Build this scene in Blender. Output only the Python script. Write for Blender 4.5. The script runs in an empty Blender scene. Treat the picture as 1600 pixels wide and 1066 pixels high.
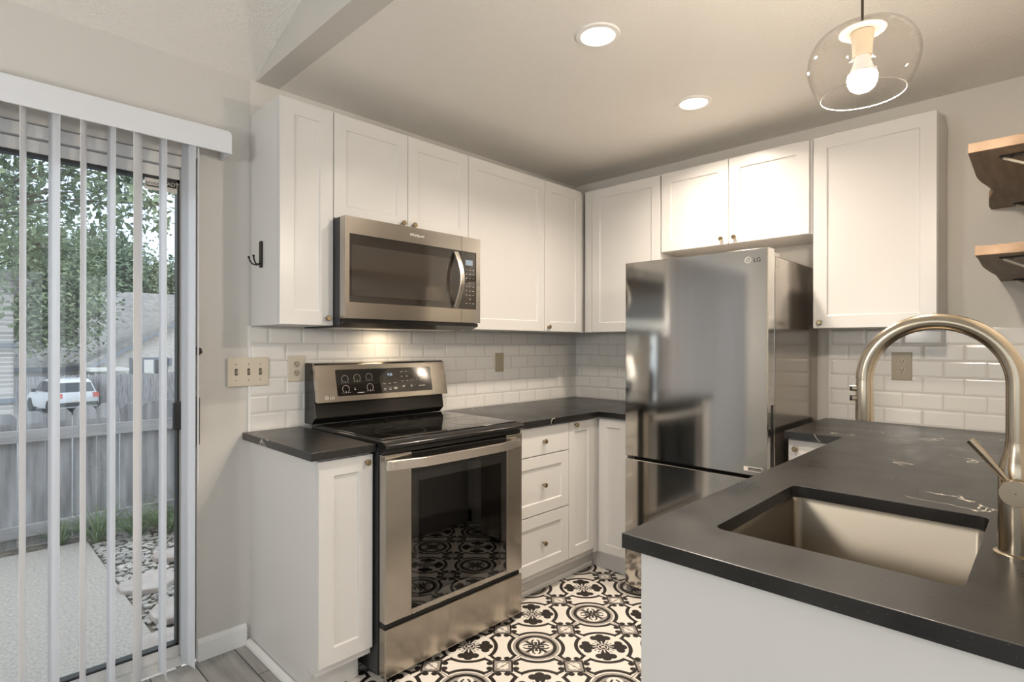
import bpy, bmesh, math, random
from mathutils import Vector, Matrix
random.seed(7)
scn = bpy.context.scene
COL = scn.collection
PI = math.pi

# ------------------------------------------------------------------ camera, sky, exposure
CAM = Vector((-3.2039, -2.4949, 1.2949)); YAW = .7946; FPX = 863.45; ROLL = .0016
cd = bpy.data.cameras.new('camera'); cam = bpy.data.objects.new('camera', cd); COL.objects.link(cam)
cd.sensor_fit = 'HORIZONTAL'; cd.sensor_width = 36; cd.lens = FPX/1600*36
cd.shift_y = (538.02-533)/1600; cd.clip_start = .02; cd.clip_end = 400
Fv = Vector((math.sin(YAW), math.cos(YAW), 0)); R0 = Vector((math.cos(YAW), -math.sin(YAW), 0)); U0 = Vector((0, 0, 1))
Rv = R0*math.cos(ROLL)+U0*math.sin(ROLL); Uv = -R0*math.sin(ROLL)+U0*math.cos(ROLL)
M = Matrix((Rv, Uv, -Fv)).transposed().to_4x4(); M.translation = CAM
cam.matrix_world = M
scn.camera = cam
vs = scn.view_settings
vs.view_transform = 'Standard'; vs.look = 'None'; vs.gamma = 1; vs.exposure = 0.17
vs.use_curve_mapping = False

world = bpy.data.worlds.new('world'); scn.world = world; world.use_nodes = True
wn = world.node_tree.nodes; wl = world.node_tree.links; wn.clear()
wo = wn.new('ShaderNodeOutputWorld'); wb = wn.new('ShaderNodeBackground')
tc = wn.new('ShaderNodeTexCoord'); nz = wn.new('ShaderNodeTexNoise'); nz.inputs['Scale'].default_value = 2.2; nz.inputs['Detail'].default_value = 5
cr = wn.new('ShaderNodeValToRGB'); cr.color_ramp.elements[0].position = .38; cr.color_ramp.elements[0].color = (.64, .77, .96, 1)
cr.color_ramp.elements[1].position = .56; cr.color_ramp.elements[1].color = (.97, .98, 1.0, 1)
wl.new(tc.outputs['Generated'], nz.inputs['Vector']); wl.new(nz.outputs['Fac'], cr.inputs['Fac'])
wl.new(cr.outputs['Color'], wb.inputs['Color']); wb.inputs['Strength'].default_value = 1.95
wl.new(wb.outputs[0], wo.inputs[0])
PENDANT_W = 24.5      # watts of the pendant bulb
CAN_W = 12.5           # each recessed kitchen can
DINING_FILL_W = 50.0       # each unseen lamp added on the dining side to brighten the room

# ------------------------------------------------------------------ materials
def mat(name, color=(.8, .8, .8), rough=.5, metal=0., spec=.5, emit=None, es=0., bump=None, aniso=0., var=None, coat=0.):
    m = bpy.data.materials.new(name); m.use_nodes = True
    nt = m.node_tree; b = nt.nodes['Principled BSDF']
    b.inputs['Base Color'].default_value = (*color, 1); b.inputs['Roughness'].default_value = rough
    b.inputs['Metallic'].default_value = metal; b.inputs['Specular IOR Level'].default_value = spec
    if coat: b.inputs['Coat Weight'].default_value = coat; b.inputs['Coat Roughness'].default_value = .08
    if aniso: b.inputs['Anisotropic'].default_value = aniso; b.inputs['Anisotropic Rotation'].default_value = .25
    if emit: b.inputs['Emission Color'].default_value = (*emit, 1); b.inputs['Emission Strength'].default_value = es
    N = nt.nodes.new; L = nt.links.new
    if var or bump:
        t = N('ShaderNodeTexCoord'); mp = N('ShaderNodeMapping'); L(t.outputs['Object'], mp.inputs['Vector'])
    if var:   # (color2, scale, stretch xyz, contrast lo, hi)
        n = N('ShaderNodeTexNoise'); n.inputs['Scale'].default_value = var[1]; n.inputs['Detail'].default_value = 6
        mp2 = N('ShaderNodeMapping'); mp2.inputs['Scale'].default_value = var[2]; L(t.outputs['Object'], mp2.inputs['Vector']); L(mp2.outputs[0], n.inputs['Vector'])
        r = N('ShaderNodeValToRGB'); r.color_ramp.elements[0].position = var[3]; r.color_ramp.elements[1].position = var[4]
        r.color_ramp.elements[0].color = (*color, 1); r.color_ramp.elements[1].color = (*var[0], 1)
        L(n.outputs['Fac'], r.inputs['Fac']); L(r.outputs[0], b.inputs['Base Color'])
    if bump:  # (scale, strength, distance, stretch)
        n = N('ShaderNodeTexNoise'); n.inputs['Scale'].default_value = bump[0]; n.inputs['Detail'].default_value = 3
        mp.inputs['Scale'].default_value = bump[3] if len(bump) > 3 else (1, 1, 1); L(mp.outputs[0], n.inputs['Vector'])
        bp = N('ShaderNodeBump'); bp.inputs['Strength'].default_value = bump[1]; bp.inputs['Distance'].default_value = bump[2]
        L(n.outputs['Fac'], bp.inputs['Height']); L(bp.outputs[0], b.inputs['Normal'])
    return m

M_ = {}
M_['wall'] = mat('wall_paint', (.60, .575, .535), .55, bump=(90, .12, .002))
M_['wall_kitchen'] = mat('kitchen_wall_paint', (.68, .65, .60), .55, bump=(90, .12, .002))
M_['ceiling'] = mat('ceiling_texture', (.84, .81, .76), .75, bump=(120, .8, .005))
M_['cab'] = mat('cabinet_white', (.64, .625, .605), .28, spec=.45)
M_['trimw'] = mat('trim_white', (.80, .79, .77), .35)
M_['caulk'] = mat('caulk', (.62, .58, .52), .6)
M_['brass'] = mat('aged_brass', (.33, .26, .165), .30, metal=1)
M_['faucet'] = mat('champagne_brushed', (.47, .395, .30), .22, metal=1, aniso=.3)
M_['faucet_dark'] = mat('button_black', (.02, .02, .022), .25)
M_['steel'] = mat('stainless', (.50, .465, .42), .20, metal=1, bump=(3, .04, .004, (1, 1, .6)), aniso=.4)
M_['steel_wavy'] = mat('stainless_drawer', (.44, .40, .345), .24, metal=1, bump=(7, .5, .012, (1.2, 1, .22)))
M_['steel_fridge'] = mat('stainless_fridge', (.52, .495, .46), .085, metal=1, bump=(1.5, .05, .006, (1, 1.5, .15)), aniso=.7)
M_['fridge_side'] = mat('fridge_case', (.38, .34, .30), .16, metal=.9)
M_['sink'] = mat('sink_steel', (.24, .21, .17), .34, metal=1, aniso=.3)
M_['handle'] = mat('handle_satin', (.76, .70, .63), .30, metal=1)
M_['black'] = mat('black_enamel', (.012, .011, .010), .18)
M_['black_matte'] = mat('black_matte', (.012, .012, .012), .5)
M_['black_glass'] = mat('black_glass', (.010, .009, .008), .04, spec=.8)
M_['mw_glass'] = mat('microwave_glass', (.020, .016, .013), .06, spec=.9)
M_['mw_mesh'] = mat('microwave_screen', (.045, .037, .030), .035, spec=.9)
M_['dark_side'] = mat('appliance_side', (.028, .028, .03), .4)
M_['print'] = mat('panel_print', (.55, .52, .48), .5)
M_['lcd'] = mat('lcd', (.1, .12, .14), .4, emit=(.55, .65, .75), es=.35)
M_['lcd_led'] = mat('clock_digits', (.1, .12, .14), .4, emit=(.45, .62, .9), es=.8)
M_['chrome_print'] = mat('badge_silver', (.8, .78, .74), .3, metal=.6)
M_['badge_black'] = mat('badge_black', (.01, .01, .01), .3)
M_['plate'] = mat('almond_plate', (.63, .56, .45), .35)
M_['plate_tan'] = mat('tan_plate', (.40, .34, .245), .35)
M_['socket_face'] = mat('socket_face', (.44, .38, .29), .35)
M_['slot'] = mat('slot_dark', (.02, .018, .015), .5)
M_['switch'] = mat('toggle_brown', (.30, .25, .19), .35)
M_['blind'] = mat('blind_vinyl', (.67, .68, .71), .45)
M_['frame'] = mat('door_frame_white', (.74, .73, .71), .35)
M_['gasket'] = mat('gasket', (.02, .022, .024), .5)
M_['sticker'] = mat('sticker_white', (.70, .66, .60), .5)
M_['bulb'] = mat('bulb_plastic', (.85, .83, .8), .4)
M_['bulb_on'] = mat('bulb_glow', (1, 1, 1), .4, emit=(1, .88, .73), es=PENDANT_W/(PI*4*PI*.033**2*.75))
M_['socket'] = mat('socket_porcelain', (.72, .60, .44), .4, bump=(40, .4, .004, (.1, .1, 3)))
M_['shade_cap'] = mat('shade_cap', (.55, .49, .42), .5)
M_['rim_glass'] = mat('rim_glass', (.55, .52, .48), .1)
M_['cord'] = mat('cord_dark', (.05, .035, .025), .5)
M_['can_trim'] = mat('can_trim', (.85, .83, .8), .4)
M_['can_lens'] = mat('can_lens', (1, 1, 1), .4, emit=(1, .88, .74), es=3.0)
M_['iron'] = mat('black_iron', (.02, .018, .016), .4, metal=.5)
M_['iron_light'] = mat('pale_iron', (.62, .55, .46), .35, metal=.6)
M_['darkwood'] = mat('dark_wood', (.045, .030, .022), .35, var=((.08, .05, .035), 6, (1, 8, 8), .4, .7))
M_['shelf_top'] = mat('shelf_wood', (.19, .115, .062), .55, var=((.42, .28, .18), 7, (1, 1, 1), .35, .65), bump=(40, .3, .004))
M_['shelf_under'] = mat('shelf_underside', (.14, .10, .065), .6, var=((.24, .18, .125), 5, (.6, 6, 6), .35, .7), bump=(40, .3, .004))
# outdoors
M_['fence'] = mat('weathered_wood', (.18, .175, .185), .8, var=((.46, .45, .47), 3.0, (6, 6, .7), .3, .75), bump=(20, .4, .006, (3, 3, .3)))
M_['fence_rail'] = mat('weathered_rail', (.30, .29, .30), .8, var=((.50, .485, .49), 3.0, (.7, 6, 6), .3, .75), bump=(20, .4, .006, (.3, 3, 3)))
M_['concrete'] = mat('patio_concrete', (.36, .33, .30), .95, spec=.1, var=((.50, .46, .42), 70, (1, 1, 1), .35, .65), bump=(120, .3, .004))
M_['soil'] = mat('soil', (.10, .085, .065), .9, var=((.26, .22, .18), 14, (1, 1, 1), .35, .65), bump=(30, .8, .03))
M_['stone'] = mat('gravel_stone', (.30, .28, .26), .9, var=((.60, .56, .52), 5, (1, 1, 1), .3, .7))
M_['flag'] = mat('flagstone', (.40, .34, .31), .85, var=((.52, .46, .43), 7, (1, 1, 1), .35, .65), bump=(30, .4, .01))
M_['grassy'] = mat('liriope_leaf', (.10, .16, .07), .5, var=((.26, .34, .17), 6, (1, 1, 1), .3, .7))
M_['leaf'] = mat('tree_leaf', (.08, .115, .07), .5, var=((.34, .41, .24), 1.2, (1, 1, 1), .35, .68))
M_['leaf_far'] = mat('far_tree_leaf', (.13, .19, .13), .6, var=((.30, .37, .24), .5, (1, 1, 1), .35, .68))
M_['bark'] = mat('bark', (.16, .13, .11), .9, bump=(12, .8, .03))
M_['roof'] = mat('roof_shingle', (.24, .23, .225), .9, var=((.36, .345, .335), 2.5, (1, 1, 1), .35, .65))
M_['fascia'] = mat('fascia_grey', (.25, .27, .31), .6)
M_['winframe'] = mat('house_window_frame', (.22, .24, .28), .5)
M_['carpaint'] = mat('car_silver', (.66, .69, .73), .35, metal=0., coat=.5)
M_['carglass'] = mat('car_glass', (.03, .035, .045), .08, spec=.8)
M_['taillight'] = mat('tail_light', (.55, .10, .08), .2)
M_['tyre'] = mat('tyre', (.02, .02, .02), .8)
M_['asphalt'] = mat('asphalt', (.22, .22, .22), .9, var=((.30, .30, .30), 2, (1, 1, 1), .3, .7))
M_['grill'] = mat('grill_black', (.03, .03, .03), .4)

def panes(name, tint, fres, rough=0.0, base=.0):
    """thin clear sheet: see-through plus a mirror reflection that grows at grazing angles"""
    m = bpy.data.materials.new(name); m.use_nodes = True; nt = m.node_tree; nt.nodes.clear()
    N = nt.nodes.new; L = nt.links.new
    o = N('ShaderNodeOutputMaterial'); mx = N('ShaderNodeMixShader'); tr = N('ShaderNodeBsdfTransparent'); gl = N('ShaderNodeBsdfGlossy')
    lw = N('ShaderNodeLayerWeight'); lw.inputs[0].default_value = .5; pw_ = N('ShaderNodeMath'); pw_.operation = 'POWER'; pw_.inputs[1].default_value = 4.5
    fr = N('ShaderNodeMath'); fr.operation = 'MULTIPLY'; fr.inputs[1].default_value = fres
    L(lw.outputs['Facing'], pw_.inputs[0]); L(pw_.outputs[0], fr.inputs[0])
    tr.inputs[0].default_value = (*tint, 1); gl.inputs['Roughness'].default_value = rough
    ad = N('ShaderNodeMath'); ad.operation = 'ADD'; ad.use_clamp = True; ad.inputs[1].default_value = base
    L(fr.outputs[0], ad.inputs[0])
    L(ad.outputs[0], mx.inputs[0]); L(tr.outputs[0], mx.inputs[1]); L(gl.outputs[0], mx.inputs[2]); L(mx.outputs[0], o.inputs[0])
    return m
M_['pane'] = panes('door_glass', (.90, .93, .93), .8, 0., .05)
M_['shade_glass'] = panes('pendant_glass', (.985, .98, .975), .75, .02, .012)
M_['oven_glass'] = panes('oven_glass', (.16, .14, .12), .8, .02, .05)

# small node-expression helper
class X:
    nt = None
    def __init__(s, sock): s.s = sock
    @staticmethod
    def op(o, *a, clamp=False):
        n = X.nt.nodes.new('ShaderNodeMath'); n.operation = o; n.use_clamp = clamp
        for i, v in enumerate(a):
            if isinstance(v, X): X.nt.links.new(v.s, n.inputs[i])
            else: n.inputs[i].default_value = v
        return X(n.outputs[0])
    def __add__(a, b): return X.op('ADD', a, b)
    __radd__ = __add__
    def __sub__(a, b): return X.op('SUBTRACT', a, b)
    def __rsub__(a, b): return X.op('SUBTRACT', b, a)
    def __mul__(a, b): return X.op('MULTIPLY', a, b)
    __rmul__ = __mul__
    def __lt__(a, b): return X.op('LESS_THAN', a, b)
    def __gt__(a, b): return X.op('GREATER_THAN', a, b)
def xabs(a): return X.op('ABSOLUTE', a)
def xmin(a, b): return X.op('MINIMUM', a, b)
def xmax(a, b): return X.op('MAXIMUM', a, b)
def length(a, b): return X.op('SQRT', a*a+b*b)
def circ(a, b, ca, cb, r): return length(a-ca, b-cb) < r
def seg(a, b, p, q, r):
    dx, dy = q[0]-p[0], q[1]-p[1]; l2 = dx*dx+dy*dy
    t = X.op('ADD', (a-p[0])*(dx/l2)+(b-p[1])*(dy/l2), 0., clamp=True)
    return length(a-p[0]-t*dx, b-p[1]-t*dy) < r

def pattern_floor():
    m = bpy.data.materials.new('encaustic_tile'); m.use_nodes = True; nt = m.node_tree; X.nt = nt
    b = nt.nodes['Principled BSDF']; N = nt.nodes.new; L = nt.links.new
    t = N('ShaderNodeNewGeometry'); sp = N('ShaderNodeSeparateXYZ'); L(t.outputs['Position'], sp.inputs[0])
    x = X(sp.outputs[0])+.842; y = X(sp.outputs[1])+.707
    x = x*(1/.2); y = y*(1/.2055)                 # 20 cm tiles
    u = (x+y)*.5; v = (x-y)*.5
    ru = X.op('ROUND', u); rv = X.op('ROUND', v)
    pu = xabs(u-ru); pv = xabs(v-rv)
    a = xmax(pu, pv); c = xmin(pu, pv)
    par = X.op('PINGPONG', ru+rv, 1.)             # 0 = flower, 1 = medallion
    r = length(a, c)
    s = .5-a
    # cartouche border shared by both motifs
    blk = (xabs(r-.402) < .029)*(c < .25)
    blk = xmax(blk, seg(s, c, (.18, .235), (.115, .325), .024))
    blk = xmax(blk, seg(s, c, (.115, .325), (.055, .335), .024))
    blk = xmax(blk, circ(s, c, .062, .315, .045))
    # flower
    fl = xmax(circ(a, c, .285, .0, .072), circ(a, c, .245, .095, .062))
    fl = xmax(fl, circ(a, c, .205, .0, .075)); fl = xmax(fl, r < .175)
    hole = xmax(seg(a, c, (.088, .088), (.17, .17), .020), seg(a, c, (.095, .045), (.165, .085), .013))
    hole = xmax(hole, seg(a, c, (.09, .0), (.15, .0), .010)); hole = xmax(hole, (xabs(a-c) < .012)*(r < .05))
    hole = xmax(hole, (r > .062)*(r < .076))
    fl = fl*(1-hole)
    isf = par < .5
    # medallion
    me = xabs(r-.283) < .027
    me = xmax(me, (xabs(a-c) < .034)*(r < .205)*(r > .02))
    me = xmax(me, seg(a, c, (.075, .05), (.15, .055), .015)); me = xmax(me, seg(a, c, (.15, .055), (.185, .03), .013))
    me = xmax(me, seg(a, c, (.04, .0), (.11, .012), .014))
    blk = xmax(blk, xmax(fl*isf, me*(1-isf)))
    gry = (1-isf)*xmax((r > .312)*(r < .345), (r < .262)*(1-circ(a, c, .135, .0, .115))*(r > .13))
    # small square
    sa = .5-a; sc = .5-c; sm = xmax(sa, sc)
    blk = xmax(blk, (sm > .118)*(sm < .145))
    lobe = xmax(circ(sa, sc, .045, .03, .036), circ(sa, sc, .03, .045, .036))
    gry = xmax(gry, (sm < .118)*(1-lobe))
    # grout lines of 40 cm tiles run through the medallions
    gx = xabs(X.op('PINGPONG', x-1., 1.)); gy = xabs(X.op('PINGPONG', y-1., 1.))
    gr = xmax(gx < .011, gy < .011)
    def mix(f, c1, c2):
        n = N('ShaderNodeMix'); n.data_type = 'RGBA'
        L(f.s, n.inputs[0])
        if isinstance(c1, tuple): n.inputs[6].default_value = (*c1, 1)
        else: L(c1, n.inputs[6])
        n.inputs[7].default_value = (*c2, 1); return n.outputs[2]
    k = mix(gry, (.78, .735, .67), (.33, .30, .27)); k = mix(gr, k, (.20, .165, .13)); k = mix(blk, k, (.022, .017, .014))
    L(k, b.inputs['Base Color']); b.inputs['Roughness'].default_value = .42
    return m
M_['pattern'] = pattern_floor()

def plank_floor():
    m = bpy.data.materials.new('plank_tile'); m.use_nodes = True; nt = m.node_tree; b = nt.nodes['Principled BSDF']
    N = nt.nodes.new; L = nt.links.new
    t = N('ShaderNodeNewGeometry'); mp = N('ShaderNodeMapping'); mp.inputs['Rotation'].default_value = (0, 0, PI/2); mp.inputs['Location'].default_value = (.33, 2.356, 0)
    L(t.outputs['Position'], mp.inputs[0])
    br = N('ShaderNodeTexBrick'); br.offset = .33; br.inputs['Scale'].default_value = 1; br.inputs['Brick Width'].default_value = .9; br.inputs['Row Height'].default_value = .152
    br.inputs['Mortar Size'].default_value = .0022; br.inputs['Mortar Smooth'].default_value = .1
    br.inputs['Color1'].default_value = (.34, .325, .30, 1); br.inputs['Color2'].default_value = (.45, .43, .405, 1); br.inputs['Mortar'].default_value = (.035, .03, .025, 1)
    L(mp.outputs[0], br.inputs['Vector'])
    n = N('ShaderNodeTexNoise'); m2 = N('ShaderNodeMapping'); m2.inputs['Scale'].default_value = (14, 1.2, 1); L(t.outputs['Position'], m2.inputs[0]); L(m2.outputs[0], n.inputs['Vector'])
    n.inputs['Scale'].default_value = 2; n.inputs['Detail'].default_value = 6
    mr = N('ShaderNodeMapRange'); mr.inputs[1].default_value = .3; mr.inputs[2].default_value = .7; mr.inputs[3].default_value = .72; mr.inputs[4].default_value = 1.2
    L(n.outputs['Fac'], mr.inputs[0])
    mx = N('ShaderNodeMix'); mx.data_type = 'RGBA'; mx.blend_type = 'MULTIPLY'; mx.inputs[0].default_value = 1
    L(br.outputs['Color'], mx.inputs[6]); L(mr.outputs[0], mx.inputs[7]); L(mx.outputs[2], b.inputs['Base Color'])
    b.inputs['Roughness'].default_value = .4
    return m
M_['plank'] = plank_floor()

def brick_mat(name, c1, c2, mo, bw, rh, ms, axes, loc=(0, 0), rough=.2, bevel=0., bump=.3, noise=0.):
    """axes: which world axes are (along, up)"""
    m = bpy.data.materials.new(name); m.use_nodes = True; nt = m.node_tree; b = nt.nodes['Principled BSDF']
    N = nt.nodes.new; L = nt.links.new
    t = N('ShaderNodeNewGeometry'); sp = N('ShaderNodeSeparateXYZ'); L(t.outputs['Position'], sp.inputs[0])
    cb = N('ShaderNodeCombineXYZ')
    for i, ax in enumerate(axes):
        ad = N('ShaderNodeMath'); ad.operation = 'ADD'; ad.inputs[1].default_value = loc[i]; L(sp.outputs[ax], ad.inputs[0]); L(ad.outputs[0], cb.inputs[i])
    def br(ms, sm):
        n = N('ShaderNodeTexBrick'); n.offset = .5; n.inputs['Scale'].default_value = 1; n.inputs['Brick Width'].default_value = bw; n.inputs['Row Height'].default_value = rh
        n.inputs['Mortar Size'].default_value = ms; n.inputs['Mortar Smooth'].default_value = sm
        n.inputs['Color1'].default_value = (*c1, 1); n.inputs['Color2'].default_value = (*c2, 1); n.inputs['Mortar'].default_value = (*mo, 1)
        L(cb.outputs[0], n.inputs['Vector']); return n
    k = br(ms, .1); L(k.outputs['Color'], b.inputs['Base Color'])
    h = br(bevel if bevel else ms, 1.0 if bevel else .3)
    bp = N('ShaderNodeBump'); bp.invert = True; bp.inputs['Strength'].default_value = bump; bp.inputs['Distance'].default_value = .004
    L(h.outputs['Fac'], bp.inputs['Height']); L(bp.outputs[0], b.inputs['Normal'])
    b.inputs['Roughness'].default_value = rough
    return m
TC = (.78, .755, .715)
M_['tileA'] = brick_mat('subway_tile_range_wall', TC, (.80, .775, .735), (.58, .55, .51), .1535, .0763, .0016, (0, 2), (2.287+.077, -.914), .14, .011, .5)
M_['tileB'] = brick_mat('subway_tile_sink_wall', TC, (.80, .775, .735), (.58, .55, .51), .1535, .0763, .0016, (1, 2), (1.67, -.914), .14, .011, .5)
M_['brick'] = brick_mat('house_brick', (.56, .52, .48), (.70, .66, .63), (.62, .60, .58), .28, .085, .012, (0, 2), (0, 0), .85)
M_['brickB'] = brick_mat('neighbour_brick', (.34, .31, .30), (.62, .59, .56), (.66, .64, .62), .30, .08, .013, (1, 2), (0, 0), .85)

def counter_mat():
    m = bpy.data.materials.new('black_stone'); m.use_nodes = True; nt = m.node_tree; b = nt.nodes['Principled BSDF']
    N = nt.nodes.new; L = nt.links.new
    t = N('ShaderNodeNewGeometry')
    def noise(sc, det, dist=0., off=0.):
        mp = N('ShaderNodeMapping'); mp.inputs['Location'].default_value = (off, off*.7, 0); L(t.outputs['Position'], mp.inputs[0])
        n = N('ShaderNodeTexNoise'); n.inputs['Scale'].default_value = sc; n.inputs['Detail'].default_value = det; n.inputs['Distortion'].default_value = dist
        L(mp.outputs[0], n.inputs['Vector']); return X(n.outputs['Fac'])
    X.nt = nt
    v = xabs(noise(2.3, 4, 1.6, 3.3)-.5)
    vein = (v < .0035)*(noise(2.2, 2, 0., 8.) > .57)
    speck = noise(260, 2) > .71
    mott = noise(7, 6)
    rp = N('ShaderNodeValToRGB'); rp.color_ramp.elements[0].position = .35; rp.color_ramp.elements[1].position = .7
    rp.color_ramp.elements[0].color = (.005, .0047, .0045, 1); rp.color_ramp.elements[1].color = (.016, .0145, .013, 1); L(mott.s, rp.inputs[0])
    def mix(f, c1, c2, k):
        g = f*k
        n = N('ShaderNodeMix'); n.data_type = 'RGBA'; L(g.s, n.inputs[0]); L(c1, n.inputs[6]); n.inputs[7].default_value = (*c2, 1); return n.outputs[2]
    k = mix(speck, rp.outputs[0], (.16, .15, .14), .5); k = mix(vein, k, (.62, .56, .48), .75)
    L(k, b.inputs['Base Color'])
    ro = mott*.22+.20; L(ro.s, b.inputs['Roughness']); b.inputs['Specular IOR Level'].default_value = 0.75; b.inputs['IOR'].default_value = 1.5
    bp = N('ShaderNodeBump'); bp.inputs['Strength'].default_value = .12; bp.inputs['Distance'].default_value = .002
    L(noise(70, 4).s, bp.inputs['Height']); L(bp.outputs[0], b.inputs['Normal'])
    return m
M_['counter'] = counter_mat()

# ------------------------------------------------------------------ mesh helpers
class B:
    def __init__(s): s.m = bmesh.new()
    def box(s, x0, x1, y0, y1, z0, z1):
        x0, x1 = sorted((x0, x1)); y0, y1 = sorted((y0, y1)); z0, z1 = sorted((z0, z1))
        v = [s.m.verts.new(p) for p in ((x0, y0, z0), (x1, y0, z0), (x1, y1, z0), (x0, y1, z0), (x0, y0, z1), (x1, y0, z1), (x1, y1, z1), (x0, y1, z1))]
        for f in ((0, 3, 2, 1), (4, 5, 6, 7), (0, 1, 5, 4), (1, 2, 6, 5), (2, 3, 7, 6), (3, 0, 4, 7)): s.m.faces.new([v[i] for i in f])
        return s
    def hexa(s, p):   # 8 points, bottom ring then top ring
        v = [s.m.verts.new(q) for q in p]
        for f in ((0, 3, 2, 1), (4, 5, 6, 7), (0, 1, 5, 4), (1, 2, 6, 5), (2, 3, 7, 6), (3, 0, 4, 7)): s.m.faces.new([v[i] for i in f])
        return s
    def poly(s, pts): s.m.faces.new([s.m.verts.new(p) for p in pts]); return s
    def prism(s, pts, d):   # polygon pts (3D) extruded by vector d
        d = Vector(d); a = [s.m.verts.new(p) for p in pts]; b = [s.m.verts.new(Vector(p)+d) for p in pts]; n = len(pts)
        s.m.faces.new(a[::-1]); s.m.faces.new(b)
        for i in range(n): s.m.faces.new((a[i], a[(i+1) % n], b[(i+1) % n], b[i]))
        return s
    def rings(s, rings, cap0=True, cap1=True, close=True):
        vs_ = [[s.m.verts.new(p) for p in r] for r in rings]; n = len(vs_[0])
        for a, b in zip(vs_, vs_[1:]):
            for i in range(n if close else n-1): s.m.faces.new((a[i], a[(i+1) % n], b[(i+1) % n], b[i]))
        if cap0: s.m.faces.new(vs_[0][::-1])
        if cap1: s.m.faces.new(vs_[-1])
        return s
    def lathe(s, c, prof, ax=(0, 0, 1), n=32, cap0=False, cap1=False):  # prof: (radius, height)
        ax = Vector(ax).normalized(); t = ax.orthogonal().normalized(); w = ax.cross(t); c = Vector(c)
        return s.rings([[c+ax*h+(t*math.cos(2*PI*i/n)+w*math.sin(2*PI*i/n))*r for i in range(n)] for r, h in prof], cap0, cap1)
    def cyl(s, p0, p1, r, n=20, r1=None):
        p0 = Vector(p0); p1 = Vector(p1)
        return s.lathe(p0, [(r, 0), (r if r1 is None else r1, (p1-p0).length)], p1-p0, n, True, True)
    def tube(s, path, r, n=12, flat=None):
        path = [Vector(p) for p in path]; rr = r if isinstance(r, (list, tuple)) else [r]*len(path)
        rings = []; t0 = (path[1]-path[0]).normalized(); u = t0.orthogonal().normalized()
        for i, p in enumerate(path):
            t = (path[min(i+1, len(path)-1)]-path[max(i-1, 0)]).normalized()
            u = (u-t*u.dot(t)).normalized(); w = t.cross(u)
            rings.append([p+(u*math.cos(2*PI*k/n)+w*math.sin(2*PI*k/n))*rr[i] for k in range(n)])
        return s.rings(rings)
    def sweep(s, path, prof):  # prof: function(i) -> list of 3D offsets
        return s.rings([[Vector(p)+Vector(o) for o in prof(i)] for i, p in enumerate(path)])

def obj(name, b, m, parent=None, smooth=False, bevel=0, seg=2, kind=None, label=None, mods=None):
    bm = b.m if isinstance(b, B) else b
    bmesh.ops.recalc_face_normals(bm, faces=bm.faces)
    if smooth:
        for f in bm.faces: f.smooth = True
        for e in bm.edges:
            if len(e.link_faces) == 2 and e.calc_face_angle() > .6: e.smooth = False
    me = bpy.data.meshes.new(name); bm.to_mesh(me); bm.free()
    for q in (m if isinstance(m, (list, tuple)) else [m]): me.materials.append(M_[q] if isinstance(q, str) else q)
    o = bpy.data.objects.new(name, me); COL.objects.link(o)
    if parent:
        off = Vector((0, 0, 0)); p = parent
        while p: off += p.location; p = p.parent
        me.transform(Matrix.Translation(-off)); o.parent = parent
    if bevel:
        md = o.modifiers.new('bevel', 'BEVEL'); md.width = bevel; md.segments = seg; md.limit_method = 'ANGLE'; md.angle_limit = .6
        for f in me.polygons: f.use_smooth = False
    if kind: o['kind'] = kind
    if label: o['label'] = label
    return o
def thing(name, label, cat, loc=(0, 0, 0), group=None):
    o = bpy.data.objects.new(name, None); COL.objects.link(o); o.location = loc; o.empty_display_size = .05
    o['label'] = label; o['category'] = cat
    if group: o['group'] = group
    return o
def tag(o, label, cat, group=None, kind=None):
    o['label'] = label; o['category'] = cat
    if group: o['group'] = group
    if kind: o['kind'] = kind
    return o
def rr(x0, x1, y0, y1, r, n=5):   # rounded rectangle outline, ccw
    pts = []
    for cx, cy, a0 in ((x1-r, y1-r, 0), (x0+r, y1-r, PI/2), (x0+r, y0+r, PI), (x1-r, y0+r, 1.5*PI)):
        for i in range(n+1):
            a = a0+PI/2*i/n; pts.append((cx+r*math.cos(a), cy+r*math.sin(a)))
    return pts
def text(name, s, size, m, parent, org, xdir, up, ext=.0006, align='LEFT'):
    c = bpy.data.curves.new(name, 'FONT'); c.body = s; c.size = size; c.extrude = ext; c.align_x = align; c.resolution_u = 3
    tmp = bpy.data.objects.new('tmp', c); COL.objects.link(tmp)
    dg = bpy.context.evaluated_depsgraph_get(); me = bpy.data.meshes.new_from_object(tmp.evaluated_get(dg))
    bpy.data.objects.remove(tmp); bpy.data.curves.remove(c)
    xdir = Vector(xdir).normalized(); up = Vector(up).normalized(); nn = xdir.cross(up)
    R = Matrix((xdir, up, nn)).transposed().to_4x4(); R.translation = Vector(org)
    me.transform(R); me.name = name
    off = Vector((0, 0, 0)); p = parent
    while p: off += p.location; p = p.parent
    me.transform(Matrix.Translation(-off))
    me.materials.clear(); me.materials.append(M_[m]); o = bpy.data.objects.new(name, me); COL.objects.link(o); o.parent = parent
    return o

# ------------------------------------------------------------------ room shell
ZC = 2.442; XE = -2.263; XL = -2.288
S = 'structure'
obj('floor', B().box(XE, .0, -6.0, .0, -.06, 0), 'pattern', kind=S)
obj('floor', B().box(-6.5, XE, -6.0, .0, -.06, 0), 'plank', kind=S)
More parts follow.
